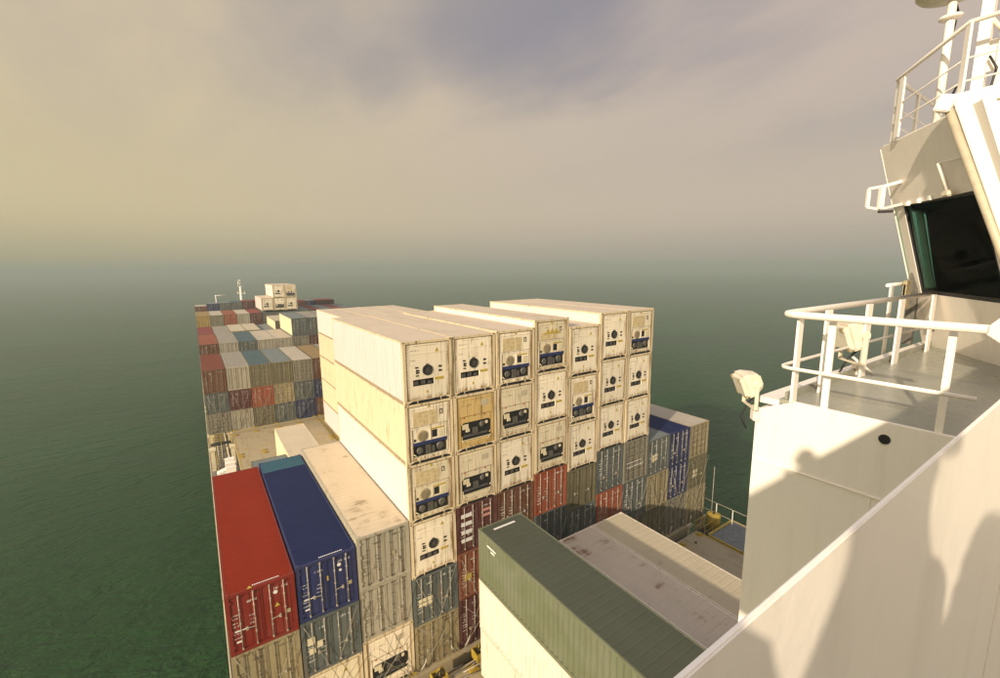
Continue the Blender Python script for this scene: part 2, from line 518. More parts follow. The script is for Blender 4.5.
def side_platform(x, y, label, flip=1):
    """lashing platform with ladder, white boxes, rails"""
    o = thing('lashing_platform', (x, y, DECK), label, 'platform', 'lashing platforms on the side deck')
    s = MB(); s.box(0, 0, 2.0, 2.2, 0.9, 2.08)
    s.build('walkway_plate', M_DARK, o)
    s = MB()
    for a in (0.05, 1.1, 2.15):
        for b_ in (0.05, 0.85): s.box(a - .03, b_ - .03, 0, a + .03, b_ + .03, 3.1)
    s.build('post', M_YEL, o)
    s = MB()
    for z in (2.55, 3.1): s.tube([(0.05, .05, z), (2.15, .05, z)], .03, 6); s.tube([(0.05, .85, z), (2.15, .85, z)], .03, 6)
    s.build('hand_rail', M_YEL, o)
    s = MB()
    for xx in (.7, 1.1): s.tube([(xx, -.5, 0), (xx, .0, 2.0)], .03, 6)
    for k in range(7): s.tube([(.7, -.5 + .5 * (k + .5) / 7, 2.0 * (k + .5) / 7), (1.1, -.5 + .5 * (k + .5) / 7, 2.0 * (k + .5) / 7)], .018, 5)
    s.build('ladder', M_CREAM, o)
    return o


side_platform(0.0, 26.2, 'lashing platform with yellow rails on port deck nearest the red container')
side_platform(0.0, 42.4, 'lashing platform with yellow rails below the forward port stack')
side_platform(30.4, -1.4, 'lashing platform with yellow rails at the starboard edge by the beige container')

bx = MB(); bx.box(0, 0, 0, .9, .55, .75); bxm = bx.mesh('locker', [M_SHIPW], bevel=.02)
for k, (xx, yy, d) in enumerate(((1.15, 34.0, 'nearest of three'), (1.15, 35.3, 'middle of three'), (1.15, 36.6, 'farthest of three'))):
    o = link('deck_locker', bxm, None, (xx, yy, DECK + 1.4)); tag(o, 'small white deck locker, %s on the port side deck' % d, 'locker', 'white lockers on the port deck')
    s = MB(); s.box(.1, .1, -1.4, .2, .2, 0).box(.7, .35, -1.4, .8, .45, 0); s.build('support_leg', M_DARK, o)
    s = MB(); s.box(-.02, -.02, .75, .92, .57, .79); s.build('lid', M_SHIPW, o)
o = thing('mooring_winch', (1.0, 29.0, DECK), 'grey ribbed deck winch between the white lockers and the red container', 'winch')
s = MB(); s.lathe((0, 0, .75), [(.55, -.7), (.55, -.62), (.3, -.6), (.3, .6), (.55, .62), (.55, .7)], 'y', 20); s.build('drum', M_MACH, o)
s = MB(); s.box(-.6, -.9, 0, .6, -.72, 1.0).box(-.6, .72, 0, .6, .9, 1.0); s.build('frame', M_YEL, o)
s = MB()
for k in range(9): s.lathe((0, -.5 + k * .12, .75), [(.36, -.03), (.38, 0), (.36, .03)], 'y', 16)
s.build('wound_rope', M_CREAM, o)
o = thing('deck_piping', (0, 0, DECK), 'bundle of pipes running along the port side deck below the stacks', 'pipes')
for k, (xx, z, r_) in enumerate(((1.75, .5, .10), (1.95, .35, .07), (.55, .25, .05))):
    s = MB(); s.tube([(xx, -12, z), (xx, 118, z)], r_, 8); s.build('pipe', [M_CREAM, M_MACH, M_YEL][k], o)
o = thing('hatch_locker_slab', (0.35, 37.5, DECK), 'white slanted cover plate on the port side deck beside the hatch', 'cover')
s = MB(); s.prism([(0, 0, .2), (.9, 0, .2), (.9, 0, .7), (0, 0, .4)], (0, .9, 0)); s.build('plate', M_SHIPW, o, fix=True)

# starboard deck gear: hydraulic drum, rails (seen behind the near containers)
o = thing('yellow_deck_drum', (32.3, -.95, DECK + 2.3), 'yellow drum at the starboard rail beyond the cream roofed container', 'drum')
s = MB(); s.lathe((0, 0, .0), [(.45, -.3), (.52, -.25), (.52, .9), (.45, .95), (.1, .97)], 'z', 20); s.build('drum_body', M_YEL, o)
s = MB(); s.tube([(0, 0, .97), (0, 0, 1.25)], .08, 8); s.build('filler_cap', M_DARK, o)
o = thing('starboard_hand_rail', (31, -2.5, DECK + 2.2), 'white pipe railing at the starboard deck edge beside the yellow drum', 'railing')
for k in range(4):
    s = MB(); s.box(1.76, k * 1.3 - 1, 0, 1.81, k * 1.3 - .95, 1.75); s.build('post', M_SHIPW, o)
for z in (.9, 1.75):
    s = MB(); s.tube([(1.785, -1, z), (1.785, 3.0, z)], .03, 6); s.build('rail', M_LASH, o)
o = thing('side_hatch_lid', (30.25, -11.5, HAT - .2), 'flat grey deck cover edged in yellow behind the cream roofed container', 'cover')
s = MB(); s.box(0, 0, .01, 3.2, 9.6, .25); s.build('grey_plate', plain('cover_blue_grey', (.13, .145, .15), .5, 0, .3, 3), o, bevel=.02)
for q in ((-.12, 0, .02, 0, 9.6, .30), (3.2, 0, .02, 3.32, 9.6, .30), (0, -.12, .02, 3.2, 0, .30), (0, 9.6, .02, 3.2, 9.8, .30), (0, 6.4, .25, 3.2, 6.55, .30)):
    s = MB(); s.box(*q); s.build('yellow_edge', M_YEL, o)

# ------------------------------------------------------------------ containers
CW, GAP, PITCHX = 2.438, 0.062, 2.4986
L40, L20 = 12.192, 6.058
HC, SD = 2.896, 2.591


def m_frame(H, L):
    s = MB(); p = 0.14; W = CW; s.rail = 0
    for x in (0, W - p):
        for y in (0, L - p): s.box(x, y, .118, x + p, y + p, H - .118)
    for x in (0, W - .07):
        s.box(x, p, H - .09, x + .07, L - p, H - .01); s.mat(2).box(x, p, 0.01, x + .07, L - p, .15); s.mat(0)
    for y in (0.004, L - .09):
        s.box(p, y, H - .13, W - p, y + .086, H - .012); s.box(p, y, .012, W - p, y + .086, .15)
    s.mat(1)
    for x in (-.004, W - .166):
        for y in (-.004, L - .174):
            for z in (0, H - .118): s.box(x, y, z, x + .17, y + .178, z + .118)
    return s


def m_corr(H, L, flat=False):
    """one long side wall, corrugated, at x = 0 facing -x; thickness inwards"""
    s = MB(); d = .036 if not flat else .008; p = .278 if not flat else .40; y = .14; z0, z1 = .15, H - .09
    n = int(round((L - .28) / p)); p = (L - .28) / n
    pr = []
    for k in range(n):
        a = y + k * p
        pr += [(a, .012), (a + p * .25, .012), (a + p * .5, .012 + d), (a + p * .75, .012 + d)]
    pr.append((L - .14, .012))
    for (a, xa), (b_, xb) in zip(pr, pr[1:]):
        s.face([(xa, a, z0), (xa, a, z1), (xb, b_, z1), (xb, b_, z0)])
    s.face([(.07, .14, z0), (.07, L - .14, z0), (.07, L - .14, z1), (.07, .14, z1)])
    return s


def m_side(H, L, right, flat):
    s = m_corr(H, L, flat)
    if right: s.v = [(CW - x, y, z) for x, y, z in s.v]; s.f = [tuple(reversed(f)) for f in s.f]
    return s


def m_roof(H, L, flat):
    s = MB(); z = H - .014; d = .014 if not flat else .004; p = .36 if not flat else 1.0
    n = int(round((L - .18) / p)); p = (L - .18) / n; pr = []
    for k in range(n):
        a = .09 + k * p; pr += [(a, z - d), (a + p * .15, z), (a + p * .85, z), (a + p, z - d)] if not flat else [(a, z), (a + p * .985, z), (a + p * .9925, z - d)]
    pr.append((L - .09, z))
    for (a, za), (b_, zb) in zip(pr, pr[1:]):
        if b_ - a < 1e-6: continue
        s.face([(.07, a, za), (CW - .07, a, za), (CW - .07, b_, zb), (.07, b_, zb)])
    s.box(.0, .0, H - .0095, .05, L, H - .002) if False else None
    return s


def m_far(H, L):
    s = MB(); s.box(.14, L - .06, .15, CW - .14, L - .03, H - .13); return s


def m_floor(H, L):
    s = MB(); s.box(.072, .09, .06, CW - .072, L - .09, .12); return s


def m_door(H, right, kind):
    """one leaf with recessed panels, hinges and gasket"""
    s = MB(); W = (CW - .28) / 2; x0 = .14 + (W if right else 0) + .006; x1 = x0 + W - .012; z0, z1 = .155, H - .135
    s.box(x0, .05, z0, x1, .085, z1)                       # back plate
    n = 5 if kind == 0 else 3
    bw = (x1 - x0)
    if kind == 0:                                          # horizontal pressings
        h = (z1 - z0) / n
        for k in range(n): s.prism([(x0 + .04, .05, z0 + k * h + .03), (x0 + .04, .026, z0 + k * h + .09), (x0 + .04, .026, z0 + (k + 1) * h - .09), (x0 + .04, .05, z0 + (k + 1) * h - .03)], (bw - .08, 0, 0))
    else:                                                  # vertical pressings
        h = bw / 3
        for k in range(3): s.prism([(x0 + k * h + .02, .05, z0 + .06), (x0 + (k + 1) * h - .02, .05, z0 + .06), (x0 + (k + 1) * h - .06, .034, z0 + .06), (x0 + k * h + .06, .034, z0 + .06)], (0, 0, z1 - z0 - .12))
    for a in (x0, x1 - .025): s.box(a, .02, z0, a + .025, .0495, z1)
    hx = x1 if right else x0
    for k in range(4):
        z = z0 + .2 + k * (z1 - z0 - .4) / 3
        s.box(hx - .05, -.004, z - .06, hx + .05, .02, z + .06)
    return s


def m_rod(H, x):
    s = MB(); s.tube([(x, .0, .14), (x, .0, H - .12)], .016, 6)
    for z in (.14, H - .19): s.box(x - .03, -.025, z, x + .03, .03, z + .08)
    for z in (.7, 1.25, H - .75): s.box(x - .032, -.02, z, x + .032, .04, z + .04)
    return s


def m_handle(x, d):
    s = MB(); s.obox((x + d * .16, -.028, .98), (1, 0, .12 * d), (0, 1, 0), (0, 0, 1), .16, .010, .014); s.box(x + d * .30 - .04, -.03, .90, x + d * .30 + .04, .02, 1.04)
    return s


def glyphs(s, x, z, w, h, y=-.0, rnd=None, p=.8):
    """a row of small letter-like strokes"""
    rnd = rnd or R; cx = x
    while cx < x + w:
        gw = h * .55
        if rnd.random() < p:
            k = rnd.randint(0, 3)
            s.box(cx, y, z, cx + gw * .28, y + .003, z + h)
            if k != 0: s.box(cx + gw * .30, y, z + h * .78, cx + gw * .8, y + .003, z + h)
            if k != 1: s.box(cx + gw * .30, y, z, cx + gw * .8, y + .003, z + h * .2)
            if k >= 2: s.box(cx + gw * .82, y, z, cx + gw, y + .003, z + h)
        cx += h * .72
    return s


def m_marks_std(H, seed):
    """code, weights and data rows: left leaf rows, right leaf code"""
    r = random.Random(seed); s = MB(); y = .018
    glyphs(s, 1.95, H - .42, .22, .08, y, r); glyphs(s, 1.62, H - .42, .2, .08, y, r)
    z = H - .95
    for k in range(7): glyphs(s, .19, z, .24 + r.uniform(-.06, .04), .045, y, r, .85); z -= .135 + (.06 if k % 2 else 0)
    glyphs(s, .72, H - .55, .32, .08, y, r)
    for k in range(3): glyphs(s, .76, H - 1.15 - k * .17, .2, .05, y, r)
    return s


def m_plate(x, z, w, h, y=.016):
    s = MB(); s.box(x - w / 2, y, z - h / 2, x + w / 2, y + .006, z + h / 2); return s


def tri(s, x, z, a, y):
    s.prism([(x - a / 2, y, z), (x + a / 2, y, z), (x, y, z + a * .87)], (0, .004, 0))


# ---- reefer machinery ends; the panel stands at y = .03, W and H as the box
def fixed_back(H):
    s = MB(); s.box(.145, .09, .16, CW - .145, .13, H - .14); return s


def with_hole(x0, z0, x1, z1, X0, Z0, X1, Z1, y0, y1):
    """panel with one rectangular hole"""
    s = MB()
    s.box(X0, y0, Z0, x0, y1, Z1); s.box(x1, y0, Z0, X1, y1, Z1)
    s.box(x0, y0, Z0, x1, y1, z0); s.box(x0, y0, z1, x1, y1, Z1)
    return s


def end_fan(o, H, body, seed, tagp):
    """style A: flat end, round dark fan and a grilled slot"""
    W = CW; k = ('A', H)
    def pan():
        s = with_hole(.46, .80, 1.50, 1.10, .145, .16, W - .145, H - .14, .03, .075)
        s.box(.20, .022, .20, .26, .0295, H - .2); s.box(W - .26, .022, .20, W - .20, .0295, H - .2)
        s.box(.30, .016, H - .62, W - .30, .0295, H - .60); s.box(.30, .018, 1.78, .60, .0295, 1.80)
        s.box(.5, .012, H - .24, W - .75, .0295, H - .21)
        return s.mesh('machinery_panel', [body])
    link('machinery_panel', shared((k, 'pan', body.name), pan), o)
    def slot():
        s = MB(); s.box(.44, .085, .78, 1.52, .1, 1.12)
        for i in range(9): s.box(.48 + i * .115, .05, .82, .50 + i * .115, .08, 1.09)
        s.mat(1); s.box(.52, .055, .84, .72, .084, 1.02); s.box(.86, .055, .86, 1.08, .084, 1.05); s.box(1.2, .05, .84, 1.36, .084, .98)
        return s.mesh('compressor_slot', [M_BLACK, M_MACH])
    link('compressor_slot', shared((k, 'slot'), slot), o)
    def fan():
        s = MB(); s.lathe((1.18, .03, 1.50), [(.25, 0), (.25, -.035), (.21, -.04), (.19, -.012), (.02, -.012)], 'y', 20)
        s.mat(1)
        for a in range(8):
            t = a * math.pi / 4; s.obox((1.18 + .11 * math.cos(t), -.006, 1.50 + .11 * math.sin(t)), (math.cos(t), 0, math.sin(t)), (0, 1, 0), (-math.sin(t), 0, math.cos(t)), .10, .004, .012)
        return s.mesh('fan_guard', [M_BLACK, M_MACH], fix=False)
    link('fan_guard', shared((k, 'fan'), fan), o)
    def tabs():
        s = MB()
        for x, z, a in ((.62, 1.66, .07), (.66, 1.52, .09), (.66, 1.42, .09), (1.80, 1.60, .10), (1.80, 1.40, .10), (.62, 1.28, .05)): s.lathe((x, .03, z), [(a * .6, 0), (a * .55, -.02)], 'y', 10); s.box(x + .03, .018, z - .03, x + .12, .0295, z + .03)
        return s.mesh('access_port', [M_DARK])
    link('access_port', shared((k, 'tabs'), tabs), o)
    def lab():
        s = MB(); tri(s, 1.68, H - .58, .21, .022); s.box(1.55, .02, .98, 1.98, .0295, 1.10); s.box(1.10, .02, .42, 1.18, .0295, .54)
        s.mat(1); glyphs(s, .40, H - .48, .5, .05, .026, random.Random(3), .5); glyphs(s, .36, 1.98, .25, .04, .026, random.Random(5)); s.box(1.1, .018, 1.76, 1.26, .0295, 1.79)
        return s.mesh('warning_sticker', [M_YTAG, M_MARKD])
    link('warning_sticker', shared((k, 'lab'), lab), o)


def end_blue(o, H, body, seed, tagp, three=False):
    """style B: round tan fan and dark window over a navy banded condenser opening"""
    W = CW; k = ('B', H)
    def pan():
        s = with_hole(.36, .32, W - .36, .98, .145, .16, W - .145, H - .14, .03, .075)
        s.box(.30, .014, 1.68, W - .30, .0295, 1.72); s.box(.30, .014, H - .30, W - .30, .0295, H - .27)
        s.box(.28, .014, .3, .31, .0295, 1.68); s.box(W - .31, .014, .3, W - .28, .0295, 1.68)
        s.box(1.22, .014, 1.02, 1.26, .0295, 1.60); s.box(1.18, .02, 1.74, 1.20, .0295, H - .3)
        return s.mesh('machinery_panel', [body])
    link('machinery_panel', shared((k, 'pan', body.name), pan), o)
    def fan():
        s = MB(); s.lathe((.82, .03, 1.30), [(.27, 0), (.26, -.03), (.22, -.035), (.05, -.035)], 'y', 22); s.mat(1)
        for r_ in (.06, .12, .18): s.tube([(.82 + r_ * math.cos(q * .5236), -.010, 1.30 + r_ * math.sin(q * .5236)) for q in range(13)], .007, 4)
        return s.mesh('fan_guard', [M_FAN, M_MACH])
    link('fan_guard', shared((k, 'fan'), fan), o)
    def win():
        s = MB(); s.box(1.32, .02, 1.12, 1.58, .0295, 1.48); s.mat(1).box(1.30, .012, 1.52, 1.95, .0295, 1.58); s.mat(2).box(1.66, .014, 1.10, 1.96, .0295, 1.44)
        s.mat(0).box(.40, .016, 1.08, .50, .0295, 1.20)
        return s.mesh('control_window', [M_BLACK, M_YTAG, M_CREAM])
    link('control_window', shared((k, 'win'), win), o)
    def cond():
        s = MB(); s.box(.34, .085, .30, W - .34, .1, 1.0); s.mat(1)
        s.box(.36, .004, .86, W - .36, .05, 1.02)
        s.mat(2); s.lathe((.70, .084, .58), [(.17, 0), (.17, -.04), (.12, -.05)], 'y', 14); s.lathe((1.75, .084, .62), [(.2, 0), (.2, -.045), (.1, -.05)], 'y', 14)
        s.box(1.0, .04, .36, 1.25, .084, .80); s.box(1.32, .04, .40, 1.45, .084, .7)
        s.mat(3); s.tube([(.36, .02, .48), (.56, .02, .32)], .025, 5); s.box(.36, .02, .30, W - .36, .035, .33)
        return s.mesh('condenser_bay', [M_BLACK, M_NAVY, M_MACH, M_CREAM])
    link('condenser_bay', shared((k, 'cond'), cond), o)
    def lab():
        s = MB()
        if three:
            for x in (.92, 1.22, 1.52): tri(s, x, H - .72, .24, .012)
            s.box(.6, .018, H - .82, 1.85, .0295, H - .74)
        s.mat(3).box(.40, .022, 1.80, 1.60, .0295, H - .42 - (.36 if three else 0)); s.mat(0)
        tri(s, 1.2, H - .27, .17, .010)
        s.mat(1).box(1.74, .014, H - .70, 1.90, .0295, H - .46); s.mat(2).box(1.78, .010, H - .66, 1.86, .0135, H - .52)
        s.mat(1); glyphs(s, .5, H - .5, .5, .05, .026, random.Random(11), .45)
        return s.mesh('warning_sticker', [M_YTAG, M_MARKD, M_CREAM, plain('faded_yellow_panel', (.62, .50, .28), .6, 0, .3, 6)])
    link('warning_sticker', shared((k, 'lab', three), lab), o)


def end_oval(o, H, body, seed, tagp):
    """style C: one wide rounded dark opening with machine boxes, braces below"""
    W = CW; k = ('C', H)
    def pan():
        s = with_hole(.36, .66, W - .30, 1.44, .145, .16, W - .145, H - .14, .03, .075)
        a = .15
        for x, z, dx, dz in ((.36, .66, 1, 1), (.36, 1.44, 1, -1), (W - .30, .66, -1, 1), (W - .30, 1.44, -1, -1)):
            s.prism([(x, .03, z), (x + dx * a, .03, z), (x, .03, z + dz * a)] if dx * dz > 0 else [(x, .03, z), (x, .03, z + dz * a), (x + dx * a, .03, z)], (0, .045, 0))
        s.box(.34, .012, 1.50, .62, .0295, 1.52); s.box(.30, .012, .38, W - .3, .0295, .41)
        s.box(.30, .014, H - .30, W - .30, .0295, H - .27)
        for x in (.7, 1.1, 1.5): s.box(x, .02, 1.70, x + .02, .0295, H - .3)
        return s.mesh('machinery_panel', [body])
    link('machinery_panel', shared((k, 'pan', body.name), pan), o)
    def opening():
        s = MB(); s.box(.34, .085, .64, W - .28, .1, 1.46); s.mat(1)
        s.box(.46, .035, 1.10, .80, .084, 1.34); s.box(.66, .03, .94, .86, .084, 1.09)
        s.mat(2); s.lathe((1.62, .084, 1.18), [(.17, 0), (.15, -.04), (.05, -.05)], 'y', 14); s.box(1.05, .05, .80, 1.35, .084, 1.1)
        s.mat(1); s.box(1.80, .03, 1.18, 1.93, .084, 1.32); s.mat(2).box(.5, .04, .70, 1.9, .084, .78)
        return s.mesh('condenser_bay', [M_BLACK, M_CREAM, M_MACH])
    link('condenser_bay', shared((k, 'op'), opening), o)
    def brace():
        s = MB(); s.box(.40, .0, .52, W - .34, .03, .56)
        s.mat(1).box(.44, .012, .57, W - .40, .0295, .70); s.mat(0)
        s.tube([(.40, .01, .56), (.62, .01, .36)], .014, 6); s.tube([(W - .34, .01, .56), (W - .56, .01, .36)], .014, 6)
        return s.mesh('guard_brace', [M_CREAM, M_BLACK])
    link('guard_brace', shared((k, 'br'), brace), o)
    def lab():
        s = MB(); tri(s, .55, 1.66, .13, .022); tri(s, 1.14, 1.70, .12, .022); tri(s, 1.74, 1.66, .13, .022)
        s.mat(1); s.box(1.55, .02, H - .72, 1.95, .0295, H - .42)
        s.mat(2); glyphs(s, .4, H - .6, .6, .05, .026, random.Random(31), .5)
        return s.mesh('warning_sticker', [M_REDM, plain('faded_panel', (.50, .44, .32), .6), M_MARKD])
    link('warning_sticker', shared((k, 'lab'), lab), o)


def m_slots(H):
    s = MB()
    for a, b_ in ((.20, .60), (.66, CW - .66), (CW - .60, CW - .20)):
        mid = a > .6 and b_ < CW - .6; s.prism([(a, -.004, .0), (b_, -.004, .0), (b_, -.004, .125 if mid or a < 1 else .04), ((a + b_) / 2, -.004, .125), (a, -.004, .125 if mid or a > 1 else .04)], (0, .02, 0))
    return s.mesh('tunnel_slot', [M_BLACK])


def m_seam(H, style):
    s = MB(); t = .012 if style == 'A' else .024
    for x in (.142, CW - .142 - t): s.box(x, .0, .15, x + t, .0285, H - .13)
    s.box(.142, .0, H - .145, CW - .142, .0285, H - .128)
    for x in (.03, CW - .11):
        for z in (.03, H - .09): s.box(x, -.006, z, x + .08, .0, z + .055)
    if style != 'A':
        s.box(.30, .012, 1.755, CW - .30, .0285, 1.765)
        s.box(.35, .018, .30, .362, .0285, 1.74); s.box(CW - .362, .018, .30, CW - .35, .0285, 1.74)
    return s


ROOFS = {}


def container(x, y, ztop, H, L, mats, label, group, kind='dry', style=None, roof=None, door=None, rods=True, marks=None, dk=0, side=None, name=None, lite=False):
    """a container standing with its aft lower port corner at (x, y, ztop - H)"""
    o = thing(name or ('refrigerated_container' if kind == 'reefer' else 'shipping_container'), (x + R.uniform(-.011, .011), y + R.uniform(-.03, .03), ztop - H), label, 'container', group)
    flat = kind == 'reefer'
    sm = side or mats
    fr = shared(('frame', H, L, mats.name), lambda: m_frame(H, L).mesh('corner_frame', [M_RF, M_RF, M_RAIL] if kind == 'reefer' else [mats, mats, mats]))
    link('corner_frame', fr, o)
    for r_ in (False, True):
        link('side_panel', shared(('side', H, L, sm.name, r_, flat), lambda: m_side(H, L, r_, flat).mesh('side_panel', [sm])), o)
    rm = roof or mats
    link('roof', shared(('roof', H, L, rm.name, flat), lambda: m_roof(H, L, flat).mesh('roof', [rm])), o)
    link('front_panel', shared(('far', H, L, sm.name), lambda: m_far(H, L).mesh('front_panel', [sm])), o)
    link('floor', shared(('floor', H, L), lambda: m_floor(H, L).mesh('floor', [M_DARK])), o)
    if flat:
        link('inner_back', shared(('back', H), lambda: fixed_back(H).mesh('inner_back', [M_DARK])), o)
        dict(A=end_fan, B=end_blue, C=end_oval, T=lambda *a: end_blue(*a, three=True))[style](o, H, door or mats, 0, None)
        link('edge_seam', shared(('seam', H, style), lambda: m_seam(H, style).mesh('edge_seam', [M_SEAM])), o)
        link('tunnel_slot', shared(('slots', H), lambda: m_slots(H)), o)
    else:
        dm = door or mats
        rmt = M_LASH if lite else M_RODD if dm in (D_GREYW, D_BEIGE, D_GREY, D_OLIVE) else M_ROD
        W = (CW - .28) / 2
        for r_ in (False, True):
            d = link('door', shared(('door', H, dm.name, r_, dk), lambda: m_door(H, r_, dk).mesh('door', [dm])), o)
            x0 = .14 + (W if r_ else 0)
            if rods:
                for q in (.27, .74):
                    xx = x0 + W * q
                    link('lock_rod', shared(('rod', H, round(xx, 3), rmt.name), lambda: m_rod(H, xx).mesh('lock_rod', [rmt])), d)
                if not lite:
                    xx = x0 + W * (.27 if r_ else .74)
                    link('handle', shared(('hd', round(xx, 3), r_), lambda: m_handle(xx, 1 if r_ else -1).mesh('handle', [M_ROD])), d)
        if marks:
            mm, seed = marks
            link('marking', shared(('mk', H, mm.name, seed), lambda: m_marks_std(H, seed).mesh('marking', [mm])), o)['kind'] = 'stuff'
    return o


def col(i): return i * PITCHX


def dry(name, rgb, **kw): return paint(name, rgb, **kw)


D_RED = dry('box_red', (0.19, 0.014, 0.006), rough=.5, rust=.12, dirt=.35, fade=.06)
D_REDR = roofmat('box_red_roof', (0.20, 0.018, 0.006), .30, (0.20, 0.03, 0.02), .60)
D_BLUE = dry('box_blue', (0.015, 0.023, 0.10), rough=.5, rust=.12, dirt=.35, fade=.05)
D_BLUER = roofmat('box_blue_roof', (0.011, 0.017, 0.065), .30, (0.05, 0.05, 0.09), .62)
D_TEALR = roofmat('teal_repair', (0.035, 0.095, 0.13), .4, (0.08, 0.10, 0.10), .55)
D_GREYW = dry('box_grey_white', (0.36, 0.33, 0.25), rough=.6, rust=.35, dirt=.7)
D_BEIGE = dry('box_beige', (0.29, 0.24, 0.13), rough=.6, rust=.5, dirt=.75)
D_SLATE = dry('box_slate', (0.085, 0.10, 0.095), rough=.6, rust=.4, dirt=.6)
D_OLIVE = dry('box_olive', (0.14, 0.125, 0.065), rough=.6, rust=.45, dirt=.6)
D_GREY = dry('box_grey', (0.20, 0.185, 0.135), rough=.6, rust=.45, dirt=.7)
D_MAROON = dry('box_maroon', (0.085, 0.018, 0.013), rough=.6, rust=.35, dirt=.5)
D_BROWN = dry('box_brown', (0.12, 0.045, 0.018), rough=.6, rust=.5, dirt=.6)
D_ORANGE = dry('box_orange', (0.28, 0.065, 0.022), rough=.6, rust=.4, dirt=.5)
D_NAVY = dry('box_navy', (0.013, 0.018, 0.08), rough=.55, rust=.2, dirt=.4)
D_YELL = dry('box_yellow', (0.34, 0.23, 0.06), rough=.6, rust=.4, dirt=.5)
D_GREEN = dry('box_green', (0.135, 0.15, 0.085), rough=.5, rust=.10, dirt=.30)
D_GREENR = roofmat('green_roof', (0.075, 0.082, 0.060), .5, (0.07, 0.06, 0.04), .56)
D_RUSTY = dry('box_rusty_red', (0.22, 0.07, 0.03), rough=.65, rust=.7, dirt=.5)
R_RED = roofmat('roof_red', (0.17, 0.05, 0.03), .3)
R_REDB = roofmat('roof_brick', (0.24, 0.08, 0.045), .3)
R_GREY = roofmat('roof_grey', (0.27, 0.245, 0.20), .35)
R_TEAL = roofmat('roof_teal', (0.075, 0.11, 0.12), .3)
R_SLATE = roofmat('roof_slate', (0.17, 0.19, 0.18), .35)
R_WHITE = roofmat('roof_white', (0.42, 0.37, 0.29), .35)
R_OCHRE = roofmat('roof_ochre', (0.27, 0.19, 0.09), .6)
R_CREAM = roofmat('roof_cream', (0.47, 0.41, 0.29), .35)
R_MAROON = roofmat('roof_maroon', (0.20, 0.05, 0.045), .3)
S_CREAM = paint('side_cream', (0.74, 0.62, 0.40), .5, .3, .3)
S_PALE = paint('side_pale', (0.70, 0.62, 0.50), .5, .25, .35)

ORD = ['first', 'second', 'third', 'fourth', 'fifth', 'sixth', 'seventh', 'eighth', 'ninth', 'tenth', 'eleventh', 'twelfth', 'thirteenth']
TIER = ['top tier', 'second tier', 'third tier', 'fourth tier', 'fifth tier', 'sixth tier']
CN = {'A': 'round black fan', 'B': 'blue banded cooler', 'T': 'blue cooler and three yellow triangles', 'C': 'rounded dark cooler opening'}

# --- aft stacks (ends at y = 0)
GA = 'containers of the aft stacks'
# ('style', body) for reefers; (material, description, marks) for dry boxes
S = {}
S[0] = (-9.007, [('D', D_RED, D_REDR, 'bright red container with white lettering'), ('D', D_BEIGE, None, 'beige weathered container under the red one'), ('D', D_GREY, None, 'grey container two below the red one')])
S[1] = (-8.86, [('D', D_BLUE, D_BLUER, 'deep blue container with white lettering'), ('D', D_SLATE, None, 'slate blue container with pale patches under the blue one'), ('R', 'A', M_RD)])
S[2] = (-8.50, [('D', D_GREYW, M_ROOFT, 'pale grey container with a long tan roof'), ('D', D_GREYW, None, 'weathered grey container under the tan roofed one'), ('R', 'C', M_RW)])
S[3] = (0.0, [('R', 'A', M_RW), ('R', 'B', M_RW), ('R', 'B', M_RD), ('R', 'A', M_RW), ('D', D_SLATE, None, 'slate container with a cream square patch under four reefers'), ('D', D_BEIGE, None, 'beige container at the foot of the leftmost reefer stack')])
S[4] = (0.0, [('R', 'A', M_RW), ('R', 'C', M_RY), ('R', 'C', M_RD), ('D', D_MAROON, None, 'maroon container with white bars on its doors'), ('D', D_RUSTY, None, 'rusty red container beside the slate one'), ('D', D_MAROON, None, 'maroon container at the foot of its stack, by the beige one')])
S[5] = (0.043, [('R', 'B', M_RW), ('R', 'C', M_RD), ('R', 'A', M_RW), ('D', D_BROWN, None, 'dark brown container behind the green roof'), ('D', D_BROWN, None, 'brown container hidden low behind the green one'), ('D', D_MAROON, None, 'maroon container low behind the green one')])
S[6] = (0.409, [('R', 'T', M_RD), ('R', 'A', M_RW), ('R', 'C', M_RD), ('D', D_ORANGE, None, 'orange red container under the greyish reefer'), ('D', D_SLATE, None, 'shaded slate container below the orange one'), ('D', D_SLATE, None, 'lowest slate container beneath the orange one')])
S[7] = (-0.158, [('R', 'A', M_RW), ('R', 'B', M_RW), ('R', 'A', M_RW), ('D', D_OLIVE, None, 'olive grey container right of the orange one'), ('D', D_SLATE, None, 'shaded slate container below the olive one'), ('D', D_GREY, None, 'lowest grey container below the olive one')])
S[8] = (0.487, [('R', 'A', M_RW), ('R', 'A', M_RW), ('R', 'A', M_RW), ('D', D_SLATE, None, 'slate container directly above the small orange one'), ('D', D_ORANGE, None, 'orange red container half in shade behind the cream roof'), ('D', D_GREY, None, 'lowest grey container under the shaded orange one')])
S[9] = (0.487, [('R', 'B', M_RW), ('R', 'A', M_RW), ('R', 'A', M_RW), ('D', D_GREY, None, 'grey container with faint rows of text under the rightmost reefers'), ('D', D_SLATE, None, 'slate container second below the rightmost reefers'), ('D', D_OLIVE, None, 'olive container lowest below the rightmost reefers')])
S[10] = (-8.755, [('D', D_SLATE, R_SLATE, 'slate container with a pale patch right of the reefers'), ('D', D_BEIGE, None, 'beige container under the slate one right of the reefers'), ('D', D_OLIVE, None, 'shaded olive container low right of the reefers')])
S[11] = (-8.755, [('D', D_NAVY, D_BLUER, 'navy container with vertical white lettering, topmost'), ('D', D_NAVY, None, 'navy container below its navy twin'), ('D', D_GREY, None, 'grey container under the two navy ones')])
